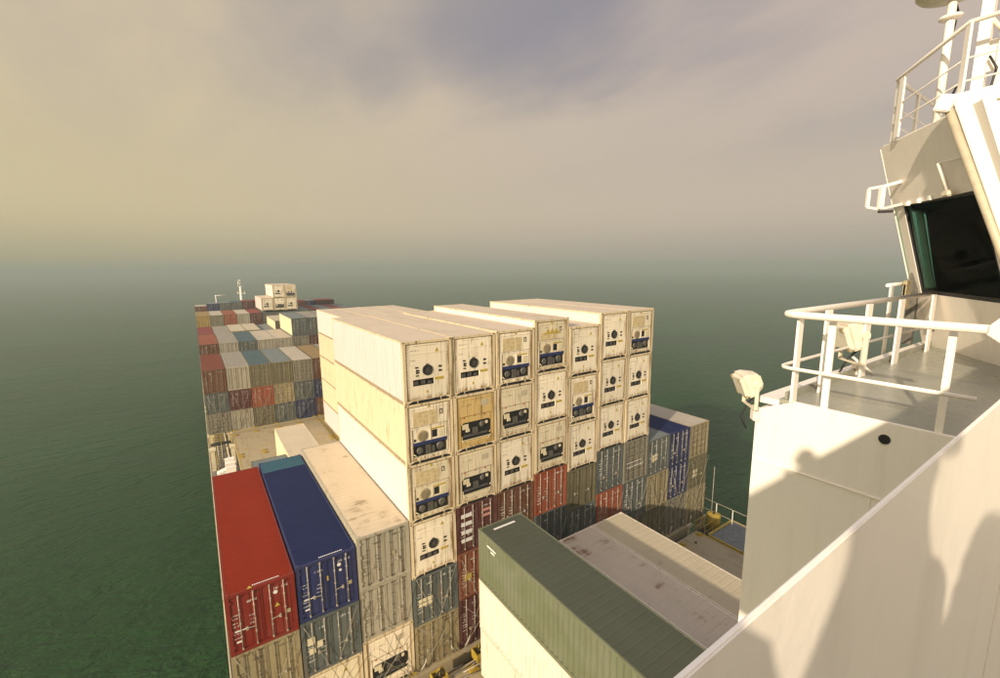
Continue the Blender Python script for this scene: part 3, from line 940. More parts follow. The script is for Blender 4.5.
S[12] = (-8.755, [('D', D_BEIGE, R_WHITE, 'beige container at the starboard corner, topmost'), ('D', D_OLIVE, None, 'olive container with a yellow patch at the starboard corner'), ('D', D_BEIGE, None, 'lowest beige container at the starboard corner')])
OBJ = {}
for c in range(13):
    top, lst = S[c]
    z = top
    avail = top - HAT
    ndry = sum(1 for q in lst if q[0] == 'D'); nre = len(lst) - ndry
    extra = int(round((avail - nre * 2.903 - ndry * 2.605) / 0.30)) if c not in (0,) else 0
    for i, q in enumerate(lst):
        if q[0] == 'R':
            H = HC
            base = q[2]
            sd_ = M_RS if i in (0, 2, 3) else M_RSY
            port = c == 3
            lab = 'white refrigerated container, %s, %s stack from left, %s' % (CN[q[1]], ORD[c - 3] if c >= 3 else '', TIER[i])
            if c == 1: lab = 'white refrigerated container at the foot of the blue container stack'
            if c == 2: lab = 'white refrigerated container with dark cooler at the foot of the tan roofed stack'
            if q[2] is M_RY: lab = 'yellow stained refrigerated container with rounded dark cooler, second tier'
            o = container(col(c), 0, z, H, L40, base, lab, 'refrigerated containers of the aft stacks', 'reefer', q[1], roof=M_ROOFW, side=sd_)
        else:
            H = SD
            if extra > 0 and i >= len(lst) - extra: H = HC
            mk = {D_RED: (M_MARK, 4), D_BLUE: (M_MARK, 9), D_NAVY: (M_MARK, 12), D_MAROON: (M_MARK, 21)}.get(q[1], (M_MARKD if q[1] in (D_GREYW, D_BEIGE, D_GREY, D_OLIVE) else M_MARK, 30 + c * 3 + i))
            o = container(col(c), 0, z, H, L40, q[1], q[3], GA, 'dry', roof=q[2], marks=mk, dk=0 if c in (8, 12, 9) else 1)
        OBJ[(c, i)] = o
        z -= H + (0.007 if c else 0.012)


def patch(o, x, z, w_, h, mat, nm='patch'):
    s = MB(); s.box(x, .002, z, x + w_, .018, z + h)
    s.build(nm, mat, o)


# header lettering and stickers on the red and blue boxes
for key, H in (((0, 0), SD), ((1, 0), SD)):
    o = OBJ[key]
    s = MB(); r_ = random.Random(3)
    x = .95
    while x < 1.85:
        s.box(x, .14, H + .001, x + .05, .20, H + .005); x += .075
    s.build('roof_lettering', M_MARK, o)
    s = MB(); s.box(.22, .012, .95, .62, .017, 1.0); s.box(.25, .012, .48, .42, .017, .55); s.build('white_bar', M_MARK, o)
    s = MB(); s.lathe((1.72, .02, 2.05), [(.085, 0), (.08, -.01)], 'y', 14); s.build('round_sticker', M_MARK, o)
    s = MB(); s.box(2.02, .006, .95, 2.2, .014, 1.12); s.build('data_plate', M_FAN, o)
s = MB(); tri(s, 1.74, 1.42, .2, .004); s.build('warning_triangle', M_YTAG, OBJ[(0, 0)])
s = MB(); s.prism([(.75, .03, SD + .002), (.95, .03, SD + .002), (.85, .19, SD + .002)], (0, 0, .004)); s.build('roof_triangle', M_YTAG, OBJ[(0, 0)], fix=True)
s = MB(); s.box(1.19, .006, 1.5, 1.25, .014, 1.72); s.build('yellow_sticker', M_YTAG, OBJ[(1, 0)])
s = MB(); s.lathe((1.76, .02, 1.78), [(.06, 0), (.055, -.01)], 'y', 12); s.build('round_sticker', M_MARK, OBJ[(1, 0)])
s = MB()
for k in range(4): s.box(.072, L40 - 1.75 + k * .42, SD - .011, CW - .072, L40 - 1.75 + k * .42 + .40, SD - .003)
o = s.build('roof_repair_panel', D_TEALR, OBJ[(1, 0)]); o['label'] = 'teal patch of roof at the forward end'
# pale patches on door leaves
for key, rows in (((1, 1), ((.22, 1.45, .30, .34), (.60, 1.20, .22, .3), (.26, 1.02, .26, .26))), ((3, 4), ((.28, 1.20, .42, .18), (.28, .98, .42, .16), (.74, 1.18, .28, .2), (.74, .96, .26, .17))),
                  ((10, 0), ((.5, 1.25, .26, .2), (.82, 1.28, .26, .2), (.5, 1.0, .26, .2), (.82, 1.02, .26, .2))), ((12, 1), ((.7, 1.25, .2, .25), (.98, 1.25, .2, .25), (.7, .95, .2, .22), (.98, .95, .2, .22)))):
    for q in rows: patch(OBJ[key], *q, M_CREAM, 'pale_patch')
for k in range(4):
    patch(OBJ[(4, 3)], .25, .55 + k * .45, .62, .20, M_MARK, 'white_bar')
patch(OBJ[(4, 3)], 1.5, 1.9, .5, .14, M_MARKP, 'pink_bar'); patch(OBJ[(4, 3)], 1.5, 1.6, .5, .14, M_MARKP, 'pink_bar')
patch(OBJ[(4, 4)], .35, 1.0, .42, .34, M_YTAG, 'yellow_patch')
patch(OBJ[(2, 0)], 1.5, 1.22, .22, .2, M_FAN, 'data_plate')
patch(OBJ[(9, 3)], .3, 1.0, 1.7, .04, M_MARK, 'text_row'); patch(OBJ[(9, 3)], .3, 1.3, 1.5, .04, M_MARK, 'text_row')

# --- near containers in front of the bridge (forward ends at y = -2)
YN = -2.0 - L40
GN = 'containers beside the bridge front'
near = [(4, -8.8, SD, D_GREEN, D_GREENR, 'green corrugated container lying closest to the bridge'),
        (4, -11.40, SD, S_PALE, None, 'cream container directly under the green one'),
        (4, -14.0, SD, S_PALE, None, 'lowest cream container under the green one'),
        (5, -11.4, SD, D_BROWN, R_MAROON, 'brown container hidden between the green and the pink roofed one'),
        (6, -11.3, SD, S_PALE, M_ROOFP, 'container with a worn pinkish roof beside the green one'),
        (7, -11.3, SD, S_PALE, R_CREAM, 'container with a clean cream roof half in shade'),
        (6, -13.9, SD, D_GREY, None, 'grey container under the pinkish roof'),
        (7, -13.9, SD, D_GREY, None, 'grey container under the cream roof')]
for c, zt, H, m, rf, lab in near:
    o = container(col(c) + .05, YN, zt, H, L40, m, lab, GN, 'dry', roof=rf, marks=(M_MARKD, 77), dk=1)
    if m is D_GREEN:
        s = MB(); s.box(.55, L40 - .55, H + .001, 1.75, L40 - .43, H + .006); s.build('roof_lettering', M_MARK, o)
        s = MB(); s.box(-.004, L40 - 1.45, H - .50, .01, L40 - .75, H - .42); s.box(-.004, L40 - 1.35, H - .66, .01, L40 - 1.05, H - .58); s.build('side_lettering', M_MARK, o)

# --- bay behind the tan roofed container
container(col(2), 13.1, -11.05, HC, L40, S_CREAM, 'cream sided container with a stained tan roof behind the long tan roof', 'containers of the second bay', roof=M_ROOFT, marks=(M_MARKD, 51))
container(col(2), 13.1, -11.05 - HC - .01, SD, L40, D_GREY, 'grey container under the stained tan roof', 'containers of the second bay')
container(col(1), 13.1, -11.3, HC, L20, D_OLIVE, 'short grey green roofed container behind the blue one', 'containers of the second bay', roof=R_SLATE)
container(col(1), 13.1, -11.3 - HC - .01, SD, L20, D_GREY, 'short grey container under the green roofed one', 'containers of the second bay')

# --- reefers of the third bay, port sides showing
c3 = [M_RS, M_RSY, S_CREAM, M_RSY, M_RS]
cn3 = ['bright white', 'cream', 'tan ribbed', 'pale cream', 'white']
for cc in (5, 6, 7, 8):
    z = -1.75
    for k in range(5):
        container(col(cc), 28.1, z, HC, L40, M_RW, 'refrigerated container with %s side in the bay beyond, %s stack, %s' % (cn3[k], ORD[cc - 5], TIER[k]),
                  'refrigerated containers of the third bay', 'reefer', 'ABCAB'[k], roof=M_ROOFW, side=c3[k] if cc == 5 else M_RS)
        z -= HC + .02

# --- forward stacks
def row(y, top, n_t, L, spec, where, x_off=0, hs=None):
    for c, tiers in spec.items():
        z = top + (tiers[0][3] if len(tiers[0]) > 3 else 0)
        for i, q in enumerate(tiers):
            H = (hs or [SD] * 9)[i]
            lab = '%s container %s, %s row from port, %s' % (q[2], where, ORD[c], TIER[i])
            mk = (M_MARK if q[0] in (D_NAVY, D_MAROON, D_ORANGE, D_SLATE, D_BROWN) else M_MARKD, 60 + (c * 5 + i) % 6)
            container(col(c) + x_off, y, z, H, L, q[0], lab, 'containers %s' % where, 'dry', roof=q[1], marks=mk, dk=(c + i) % 2, side=q[4] if len(q) > 4 else None, lite=True)
            z -= H + .01


row(45.0, -8.70, 3, L40, {
    0: [(D_BROWN, R_RED, 'red roofed brown'), (D_SLATE, None, 'slate yellow patched'), (D_GREY, None, 'grey ribbed')],
    1: [(D_GREYW, R_GREY, 'grey roofed pale'), (D_MAROON, None, 'maroon white barred'), (D_GREYW, None, 'pale grey')],
    2: [(D_OLIVE, R_TEAL, 'teal roofed olive'), (D_ORANGE, None, 'orange red'), (D_OLIVE, None, 'olive')],
    3: [(D_OLIVE, R_SLATE, 'slate roofed olive'), (D_BEIGE, None, 'beige'), (D_SLATE, None, 'dull slate')],
    4: [(D_GREY, R_WHITE, 'white roofed grey'), (D_SLATE, None, 'slate cream patched'), (D_NAVY, None, 'navy')],
    5: [(D_BROWN, R_OCHRE, 'ochre roofed brown'), (D_NAVY, None, 'navy'), (D_BROWN, None, 'brown')],
    **{c: [(D_GREY, R_GREY, 'grey roofed'), (D_MAROON, None, 'maroon'), (D_SLATE, None, 'slate')] for c in range(6, 13)}},
    'in the fourth bay', hs=[HC, SD, SD])
row(59.0, -7.50, 1, L40, {
    0: [(D_BROWN, R_REDB, 'brick red roofed'), (D_GREY, None, 'grey')],
    1: [(D_GREYW, R_GREY, 'pale grey'), (D_GREY, None, 'grey')],
    2: [(D_SLATE, R_TEAL, 'teal roofed'), (D_GREY, None, 'grey')],
    3: [(D_GREYW, R_WHITE, 'pale roofed'), (D_GREY, None, 'grey')],
    4: [(D_GREYW, R_WHITE, 'white roofed'), (D_GREY, None, 'grey')],
    5: [(D_SLATE, R_SLATE, 'slate tall', 2.95, S_CREAM), (D_GREY, None, 'grey'), (D_MAROON, None, 'maroon')],
    6: [(D_SLATE, R_GREY, 'slate grey roofed', 2.95), (D_MAROON, None, 'maroon'), (D_MAROON, None, 'maroon')],
    **{c: [(D_SLATE, R_GREY, 'grey roofed', 2.95 - (c > 9) * 2.9)] for c in range(7, 13)}},
    'in the fifth bay', hs=[HC, SD, SD])
row(77.0, -8.15, 1, L40, {
    0: [(D_MAROON, R_MAROON, 'maroon low')], 1: [(D_GREYW, R_GREY, 'pale grey')], 2: [(D_BEIGE, R_CREAM, 'cream roofed', .15)],
    3: [(D_BEIGE, R_CREAM, 'cream roofed low', .15)], 4: [(D_SLATE, R_SLATE, 'slate', -.2)],
    5: [(D_OLIVE, R_CREAM, 'cream sided olive', 1.55, S_CREAM), (D_GREY, None, 'grey')], 6: [(D_GREY, R_GREY, 'grey', 1.55), (D_GREY, None, 'grey')],
    **{c: [(D_GREY, R_GREY, 'grey roofed', 1.0)] for c in range(7, 13)}},
    'in the sixth bay', hs=[SD, SD])
row(96.0, -6.45, 1, L40, {
    0: [(D_YELL, R_OCHRE, 'yellow'), (D_MAROON, None, 'maroon')], 1: [(D_GREY, R_WHITE, 'grey'), (D_GREY, None, 'grey')],
    2: [(D_ORANGE, R_REDB, 'red'), (D_MAROON, None, 'maroon')], 3: [(D_GREYW, R_WHITE, 'pale grey'), (D_BROWN, None, 'brown')],
    4: [(D_MAROON, R_MAROON, 'maroon'), (D_MAROON, None, 'maroon')], 5: [(D_SLATE, R_SLATE, 'slate')], 6: [(D_SLATE, R_SLATE, 'slate')], 7: [(D_SLATE, R_SLATE, 'slate')],
    **{c: [(D_MAROON if c % 2 else D_SLATE, R_MAROON if c % 2 else R_SLATE, 'dark roofed', .2)] for c in range(8, 13)}},
    'in the seventh bay', hs=[SD, SD])
row(112.5, -5.0, 1, L20, {
    0: [(D_BROWN, R_WHITE, 'brown', -.5)], 1: [(D_NAVY, R_SLATE, 'navy'), (D_SLATE, None, 'slate')], 2: [(D_SLATE, R_SLATE, 'slate', .05), (D_SLATE, None, 'slate')],
    3: [(D_SLATE, R_TEAL, 'slate blue', .1), (D_SLATE, None, 'slate')], 4: [(D_MAROON, R_MAROON, 'maroon', .25), (D_MAROON, None, 'maroon')],
    5: [(D_MAROON, R_MAROON, 'maroon', .3)],
    **{c: [((D_MAROON, D_NAVY, D_MAROON)[c % 3], (R_MAROON, R_SLATE, R_MAROON)[c % 3], 'dark', -.3)] for c in range(6, 13)}},
    'in the foremost bay', hs=[SD, SD])
for (cc, zt, st, d) in ((5, -3.2, 'A', 'lone lower'), (6, -.35, 'A', 'upper left'), (7, -.35, 'B', 'upper right'), (6, -3.26, 'C', 'lower dark cooled'), (7, -3.26, 'A', 'lower right')):
    container(col(cc), 96.0, zt, HC, L40, M_RW, '%s white refrigerated container of the far group near the bow mast' % d, 'white refrigerated containers near the bow', 'reefer', st, roof=M_ROOFW, side=M_RS)

for c, zt, h in ((3.6, -5.1, 1.2), (1.8, -5.2, 1.0)):
    pass

# --- lashing rods, crossed before the lower boxes
STK = ['red', 'deep blue', 'tan roofed', 'leftmost reefer', 'second reefer', 'third reefer', 'fourth reefer', 'fifth reefer', 'sixth reefer', 'rightmost reefer', 'slate topped', 'navy', 'starboard corner']


def rod(x0, z0, x1, z1, lab, y=-.16):
    s = MB(); a = Vector((x0, y, z0)); b_ = Vector((x1, y - .05, z1)); s.tube([a, b_], .013, 5)
    o = s.build('lashing_rod', M_LASH)
    tag(o, lab, 'lashing rod', 'lashing rods of the aft stacks')
    s = MB(); d = (b_ - a).normalized(); s.tube([a + d * .15, a + d * .65], .033, 6); s.build('turnbuckle', M_ROD, o)


for c in range(13):
    X0 = col(c)
    L_ = ' lashing rod at the foot of the %s stack' % STK[c]
    rod(X0 + .1, HAT + .15, X0 + 2.25, HAT + 2.65, 'short right leaning' + L_); rod(X0 + 2.3, HAT + .15, X0 + .15, HAT + 2.65, 'short left leaning' + L_)
    rod(X0 + .25, HAT + .15, X0 + 2.3, HAT + 5.3, 'long right leaning' + L_); rod(X0 + 2.1, HAT + .15, X0 + .1, HAT + 5.3, 'long left leaning' + L_)


def rodD(x0, z0, x1, z1, lab, y=44.84):
    s = MB(); s.tube([(x0, y, z0), (x1, y, z1)], .016, 5); o = s.build('lashing_rod', M_LASH)
    tag(o, lab, 'lashing rod', 'lashing rods of the forward stack')


for c in range(5):
    X0 = col(c)
    L_ = ' lashing rod in the fourth bay, %s row from port' % ORD[c]
    rodD(X0 + .2, HAT + .1, X0 + 2.3, HAT + 5.0, 'long right leaning' + L_); rodD(X0 + 2.2, HAT + .1, X0 + .2, HAT + 5.0, 'long left leaning' + L_); rodD(X0 + .1, HAT + .1, X0 + 2.2, HAT + 2.6, 'short' + L_)

# long rods at the starboard corner
o = thing('lashing_wire', (0, 0, 0), 'slender pale pole standing at the starboard corner of the beige containers', 'pole')
s = MB(); s.tube([(32.75, -.5, DECK), (32.75, -.5, -12.5)], .018, 6); s.build('pole_tube', M_ROD, o)

# yellow gear in the gap between bridge containers and the reefers
for k, (xx, yy, d) in enumerate(((10.6, -1.0, 'nearest the maroon container'), (8.2, -1.1, 'in front of the beige container'), (12.0, -1.3, 'beside the cream container foot'))):
    o = thing('twistlock_bin', (xx, yy, HAT + .02), 'yellow bin of twistlocks on the hatch %s' % d, 'bin', 'yellow twistlock bins')
    s = MB(); s.box(-.35, -.3, 0, .35, -.26, .5).box(-.35, .26, 0, .35, .3, .5).box(-.35, -.26, 0, -.31, .26, .5).box(.31, -.26, 0, .35, .26, .5).box(-.31, -.26, 0, .31, .26, .04)
    s.build('bin_wall', M_YEL, o)
    for j in range(9):
        s = MB(); s.obox((R.uniform(-.2, .2), R.uniform(-.15, .15), .4 + R.uniform(0, .18)), Vector((R.random(), R.random(), R.random())).normalized(), (0, 1, 0), (0, 0, 1), .1, .05, .05); s.build('twistlock', M_YEL if j % 2 else M_DARK, o)
for k in range(10):
    xx = 7.2 + k * .55
    s = MB(); a = Vector((xx, -1.7 + R.uniform(-.1, .6), HAT + .05 + .02 * k)); s.tube([a, a + Vector((R.uniform(1.2, 2.2), R.uniform(-.35, .35), .02))], .03, 5)
    o = s.build('loose_lashing_bar', M_MACH if k % 2 else M_ROD)
    tag(o, '%s loose lashing bar on the hatch, %s from the beige container' % ('dark' if k % 2 else 'pale', ORD[k]), 'lashing bar', 'loose lashing bars on the hatch')

# --- bow mast
o = thing('foremast', (14.6, 176, DECK + 3.2), 'slim white foremast with lamps standing at the bow', 'mast')
s = MB(); s.tube([(0, 0, 0), (0, 0, 13.2)], .62, 12, .34); s.build('mast_tube', M_SHIPW, o)
s = MB(); s.box(-1.1, -.3, 10.4, 1.5, .3, 10.55).box(-.7, -.25, 13.2, .7, .25, 13.35); s.build('cross_tree', M_SHIPW, o)
s = MB(); s.tube([(-.6, 0, 13.3), (-.6, 0, 14.6), (-.2, 0, 15.6), (.1, 0, 15.6), (.3, 0, 14.4)], .13, 8); s.build('mast_head_frame', M_SHIPW, o)
for q in ((1.3, 0, 10.9), (-.9, 0, 10.9), (0, 0, 14.2)):
    s = MB(); s.lathe(q, [(.22, -.3), (.26, 0), (.2, .3)], n=10); s.build('mast_lamp', M_FLOOD, o)
o = thing('bow_post', (4.6, 116.5, DECK), 'thin pale post with crossbar rising between the foremost containers', 'mast')
s = MB(); s.tube([(0, 0, 0), (0, 0, 16.3)], .13, 10, .10); s.build('post_tube', M_SHIPW, o)
s = MB(); s.tube([(-.2, 0, 16.2), (2.4, 0, 16.2)], .06, 8); s.build('crossbar', M_SHIPW, o)

# ------------------------------------------------------------------ bridge
ZD = 1.52                 # deck of the platform in front of the wheelhouse
ZW = 1.58                 # wing deck
br = thing('bridge_superstructure', (0, 0, 0), 'white bridge superstructure with raked wheelhouse window at the right edge', 'bridge')


def bbox(name, q, mat=None, bevel=0.0):
    s = MB(); s.box(*q); return s.build(name, mat or M_SHIPW, br, bevel=bevel)


# accommodation block below the platform, port side and front
bbox('accommodation_block', (6.26, -40, DECK, 26.2, -16.22, ZD - .06))
# port side plate of the platform with a weld seam, chamfered forward top corner
s = MB(); s.prism([(6.2, -15.70, -2.2), (6.2, -18.14, -2.2), (6.2, -18.14, ZD + .01), (6.2, -16.15, ZD + .01), (6.2, -15.70, ZD - .19)], (.055, 0, 0)); s.build('platform_side_plate', M_SHIPW, br, fix=True, bevel=.006)
s = MB(); s.box(6.185, -18.1, .648, 6.1985, -15.71, .662); s.build('weld_seam', M_SHIPW, br)
s = MB(); s.box(6.186, -17.0, -2.2, 6.1985, -16.99, 0.64); s.build('weld_seam', M_SHIPW, br)
s = MB(); s.lathe((0, 0, 0), [(.055, 0), (.05, .012)], n=16)
s.v = [(6.2 - z, -17.05 + x, 1.34 + y) for x, y, z in s.v]; s.build('drain_hole', M_BLACK, br)
bbox('platform_front_plate', (6.256, -15.76, -2.2, 26.2, -15.70, ZD - .19))
bbox('platform_deck', (6.256, -17.9, ZD - .06, 26.2, -15.95, ZD), M_DECKG)
bbox('deck_margin', (6.256, -15.95, ZD - .10, 26.2, -15.70, ZD - .02), M_SHIPW)
bbox('kick_plate', (6.30, -16.02, ZD + .002, 26.0, -15.99, ZD + .09), M_DECKG)
# diagonal wheelhouse wall, raked outwards
B0 = Vector((13.04, -15.8, ZD)); wv = Vector((-.808, -.5892, 0)); nv = Vector((-.5892, .808, 0)); ev = Vector((0, 0, 1)) + nv * .28


def wp(a, h, d=0.0): return B0 + wv * a + ev * h - nv * d


def wall_piece(name, poly, mat, d0=0.0, th=.12, bevel=.0):
    s = MB(); s.prism([wp(a, h, d0) for a, h in poly], -nv * th); return s.build(name, mat, br, fix=True, bevel=bevel)


A1 = 3.9
wall_piece('wall_below_window', [(0, 0), (0, 1.10), (A1, 1.04), (A1, 0)], M_SHIPW)
wall_piece('window_post', [(0, 1.10), (0, 2.86), (.38, 2.86), (.38, 1.096)], M_SHIPW)
wall_piece('visor_panel', [(0, 2.86), (0, 4.08), (3.2, 4.0), (3.4, 2.80)], M_SHIPW, -.03, .15)
wall_piece('window_post', [(2.86, 1.07), (2.72, 2.80), (3.4, 2.80), (3.7, 1.06)], M_SHIPW)
# window frame strips and glass
fr = [((.38, 1.096), (.42, 1.14), (.42, 2.83), (.38, 2.87)), ((.38, 1.096), (2.86, 1.06), (2.82, 1.13), (.42, 1.17)), ((.38, 2.88), (2.72, 2.80), (2.70, 2.76), (.42, 2.84)), ((2.86, 1.06), (2.72, 2.80), (2.68, 2.80), (2.80, 1.1))]
for q in fr: wall_piece('window_gasket', q, M_BLACK, .01, .05)
gm, gt, gb = new_mat('tinted_glass')
gb.inputs['Base Color'].default_value = (0.42, 0.56, 0.50, 1)
gb.inputs['Transmission Weight'].default_value = 1.0
gb.inputs['Roughness'].default_value = 0.02
gb.inputs['IOR'].default_value = 1.04
gl = wall_piece('window_glass', [(.40, 1.12), (2.84, 1.09), (2.70, 2.80), (.40, 2.85)], gm, .03, .01)
# inside of the wheelhouse
M_INT = plain('wheelhouse_interior', (0.014, 0.015, 0.015), .8)
c0 = wp(0, 0); c1_ = wp(0, 4.0)
s = MB(); s.prism([wp(.2, .02, .14), wp(A1 - .1, .02, .14), Vector((11.0, -22, ZD + .02)), Vector((22, -22, ZD + .02)), Vector((22, -15.95, ZD + .02)), Vector((13.4, -15.95, ZD + .02))], (0, 0, .05)); s.build('wheelhouse_floor', M_INT, br, fix=True)
s = MB(); s.prism([wp(.1, 2.9, .16), wp(3.3, 2.88, .16), Vector((11.0, -22, ZD + 2.9)), Vector((22, -22, ZD + 2.9)), Vector((22, -15.1, ZD + 2.9))], (0, 0, .05)); s.build('wheelhouse_ceiling', M_INT, br, fix=True)
bbox('wheelhouse_back_wall', (11.05, -22.2, ZD, 22, -22.05, ZD + 4.1), M_INT)
bbox('wheelhouse_far_wall', (22.0, -22.2, ZD, 22.1, -15.2, ZD + 4.1), M_INT)


def yf(h): return -15.8 + .226 * h + .02


for nm, x0, x1, h0, h1 in (('front_wall_sill', 13.2, 22, 0, 1.15), ('front_wall_visor', 13.0, 22, 2.86, 4.05), ('front_mullion', 14.1, 14.2, 1.15, 2.86), ('front_mullion', 13.04, 13.16, 1.15, 2.86)):
    s = MB(); s.prism([(x0 - (.165 * h0 if nm != 'front_mullion' or x0 < 14 else 0), yf(h0), ZD + h0), (x1, yf(h0), ZD + h0), (x1, yf(h1), ZD + h1), (x0 - (.165 * h1 if nm != 'front_mullion' or x0 < 14 else 0), yf(h1), ZD + h1)], (0, -.12, 0)); s.build(nm, M_SHIPW, br, fix=True)
gm2, gt2, gb2 = new_mat('teal_glass')
gb2.inputs['Base Color'].default_value = (0.45, 0.85, 0.72, 1)
gb2.inputs['Transmission Weight'].default_value = 1.0
gb2.inputs['Roughness'].default_value = 0.05
gb2.inputs['IOR'].default_value = 1.1
s = MB(); s.prism([(12.8, yf(1.1) - .05, ZD + 1.1), (22, yf(1.1) - .05, ZD + 1.1), (22, yf(2.9) - .05, ZD + 2.9), (12.5, yf(2.9) - .05, ZD + 2.9)], (0, -.012, 0)); s.build('front_window_glass', gm2, br, fix=True)
s = MB(); s.prism([(14.15, yf(1.1) - .16, ZD + 1.0), (22, yf(1.1) - .16, ZD + 1.0), (22, yf(2.9) - .16, ZD + 2.95), (14.15, yf(2.9) - .16, ZD + 2.95)], (0, -.03, 0)); s.build('dark_window_sheet', M_BLACK, br, fix=True)  # added black sheet, keeps the window dark beyond the teal strip
# dark chair and console seen through the glass
s = MB(); s.box(14.7, -17.0, ZD + .05, 19.5, -16.1, ZD + 1.25); s.build('console', M_BLACK, br, bevel=.05)
s = MB(); s.box(14.72, -18.6, ZD + .06, 15.3, -16.2, ZD + 2.9); s.build('inner_bulkhead', M_INT, br)
# top deck over the wheelhouse
s = MB(); s.prism([wp(0, 4.075, .02), wp(3.1, 4.0, .02), Vector((10.1, -22.2, ZD + 4.04)), Vector((22, -22.2, ZD + 4.04)), Vector((22, -14.9, ZD + 4.04))], (0, 0, .05)); s.build('monkey_deck', M_SHIPW, br, fix=True)
# port side wall of the wheelhouse, bright in the sun, forward edge raked
s = MB(); s.prism([(9.95, -16.37, 5.73), (9.95, -17.38, 2.9), (9.95, -17.75, 2.4), (9.95, -22.2, 2.4), (9.95, -22.2, 5.75)], (.15, 0, 0)); s.build('port_side_wall', M_SHIPW, br, fix=True, bevel=.01)
s = MB(); s.prism([(10.05, -17.9, ZD), (10.05, -22.2, ZD), (10.05, -22.2, 2.4), (10.05, -17.9, 2.4)], (.1, 0, 0)); s.build('port_side_wall_lower', M_SHIPW, br, fix=True)
s = MB(); s.tube([(10.0, -16.33, 5.62), (10.0, -17.96, 1.2)], .055, 14); s.build('corner_pillar', plain('pillar_shade_tan', (.50, .43, .31), .5), br)  # tan puts the shade of the white pillar's unlit side into its colour
s = MB(); s.obox((9.98, -16.33, 5.62), (1, 0, 0), (0, .94, .34), (0, -.34, .94), .10, .10, .12); s.build('pillar_head', M_SHIPW, br, bevel=.015)
s = MB(); s.prism([(9.3, -17.19, 2.26), (9.3, -17.36, 2.48), (9.3, -18.0, 2.62), (9.3, -18.0, 1.95), (9.3, -17.42, 2.09)], (.5, 0, 0)); s.build('side_light_board', M_SHIPW, br, fix=True, bevel=.01)
# handles on the visor
def bracket(name, base, pts, r_=.04):
    s = MB(); s.tube(pts, r_, 8); return s.build(name, M_SHIPW, br)


P0 = wp(.85, 3.45, -.03); P1 = wp(.15, 3.3, -.03)
ou = nv * .75
left = wp(-.05, 2.95, -.03)
s = MB()
a1 = wp(.57, 3.31, -.02); q1 = wp(.55, 3.23) + nv * .34; a2 = wp(.36, 3.22) + nv * .50; a3 = a2 + Vector((0, 0, -.36)); q3 = q1 + Vector((0, 0, -.44)); a4 = wp(.38, 2.89, -.02)


def bar(p, q, wd, th=.02):
    d = (q - p).normalized(); u_ = d.orthogonal().normalized() if abs(d.z) > .9 else Vector((0, 0, 1)).cross(d).normalized()
    s.obox((p + q) / 2, d, u_, d.cross(u_), (q - p).length / 2, wd, wd)


bar(a1, q1, .028); bar(q1, a2, .028); bar(a2, a3, .028); bar(q1, q3, .042); bar(a3, q3, .022); bar(q3, a4, .022)
s.build('wiper_bracket', M_SHIPW, br)
s = MB(); d0 = q3 + Vector((0, 0, -.05)); s.obox(d0 - nv * .1, nv, (0, 0, 1), wv, .12, .025, .035); s.build('wiper_motor', M_DARK, br)
s = MB()
e1 = wp(2.76, 3.30, -.02); e3 = wp(2.12, 3.35, -.14); e4 = wp(2.18, 2.86, -.12)
s.tube([e1, e1 + nv * .12, e3], .02, 8); s.tube([e3, e4], .035, 8); s.build('wiper_bracket', M_SHIPW, br)
s = MB(); s.obox(wp(2.2, 2.84, -.14), wv, nv, (0, 0, 1), .10, .05, .05); s.build('wiper_motor', M_FLOOD, br, bevel=.02)
for a_ in (.7, 1.1, 1.5, 2.1):
    s = MB(); s.obox(wp(a_, 2.86, -.06), wv, nv, (0, 0, 1), .04, .03, .04); s.build('gutter_clip', M_SHIPW, br)
# small items on the wheelhouse front end of the platform
bbox('fire_station_box', (12.2, -15.62, ZD + .75, 12.5, -15.56, ZD + 1.35), M_FAN)
bbox('front_pipe_rack', (12.62, -15.70, ZD, 12.78, -15.55, ZD + 1.5), M_MACH)
s = MB(); s.lathe((12.6, -16.05, ZD + .5), [(.1, -.16), (.13, 0), (.1, .16)], n=12); s.build('bollard_lamp', M_DARK, br)

# wing: deck, forward bulwark close to the photographer, port end bulwark
YB, ZB = -18.357, 2.935
bbox('wing_deck', (-.95, -22.2, ZW - .12, 10.0, YB + .01, ZW), M_DECKG)
s = MB(); s.box(-.95, YB, ZW - .35, 10.0, YB + .006, ZB); s.build('wing_front_bulwark', M_SHIPW, br, bevel=.0015)
s = MB(); s.box(2.05, YB - .0025, ZW, 2.058, YB - .0002, ZB - .01); s.build('weld_seam', M_SHIPW, br)
s = MB(); s.box(-.98, -22.2, ZW - .35, -.95, YB + .03, 3.02); s.build('wing_end_bulwark', M_SHIPW, br)
s = MB(); s.box(-.95, -22.2, ZW - .35, 10.0, YB, ZW - .13); s.build('wing_underside', M_SHIPW, br)


o = thing('wing_shade_box', (-.92, -21.6, ZW), 'tall white box added at the outer wing end behind the camera to shade the bulwark', 'locker')  # added box out of view, its shadow darkens the lower bulwark
s = MB(); s.box(0, 0, 0, .56, 2.42, 1.86); s.build('shade_box_body', M_SHIPW, o, bevel=.01)
for k in range(3):
    s = MB(); s.box(.561, .06 + k * .78, .08, .575, .80 + k * .78, 1.78); d_ = s.build('shade_box_door', M_SHIPW, o)
    s = MB(); s.box(.575, .70 + k * .78, .9, .60, .74 + k * .78, 1.02); s.build('handle', M_MACH, d_)


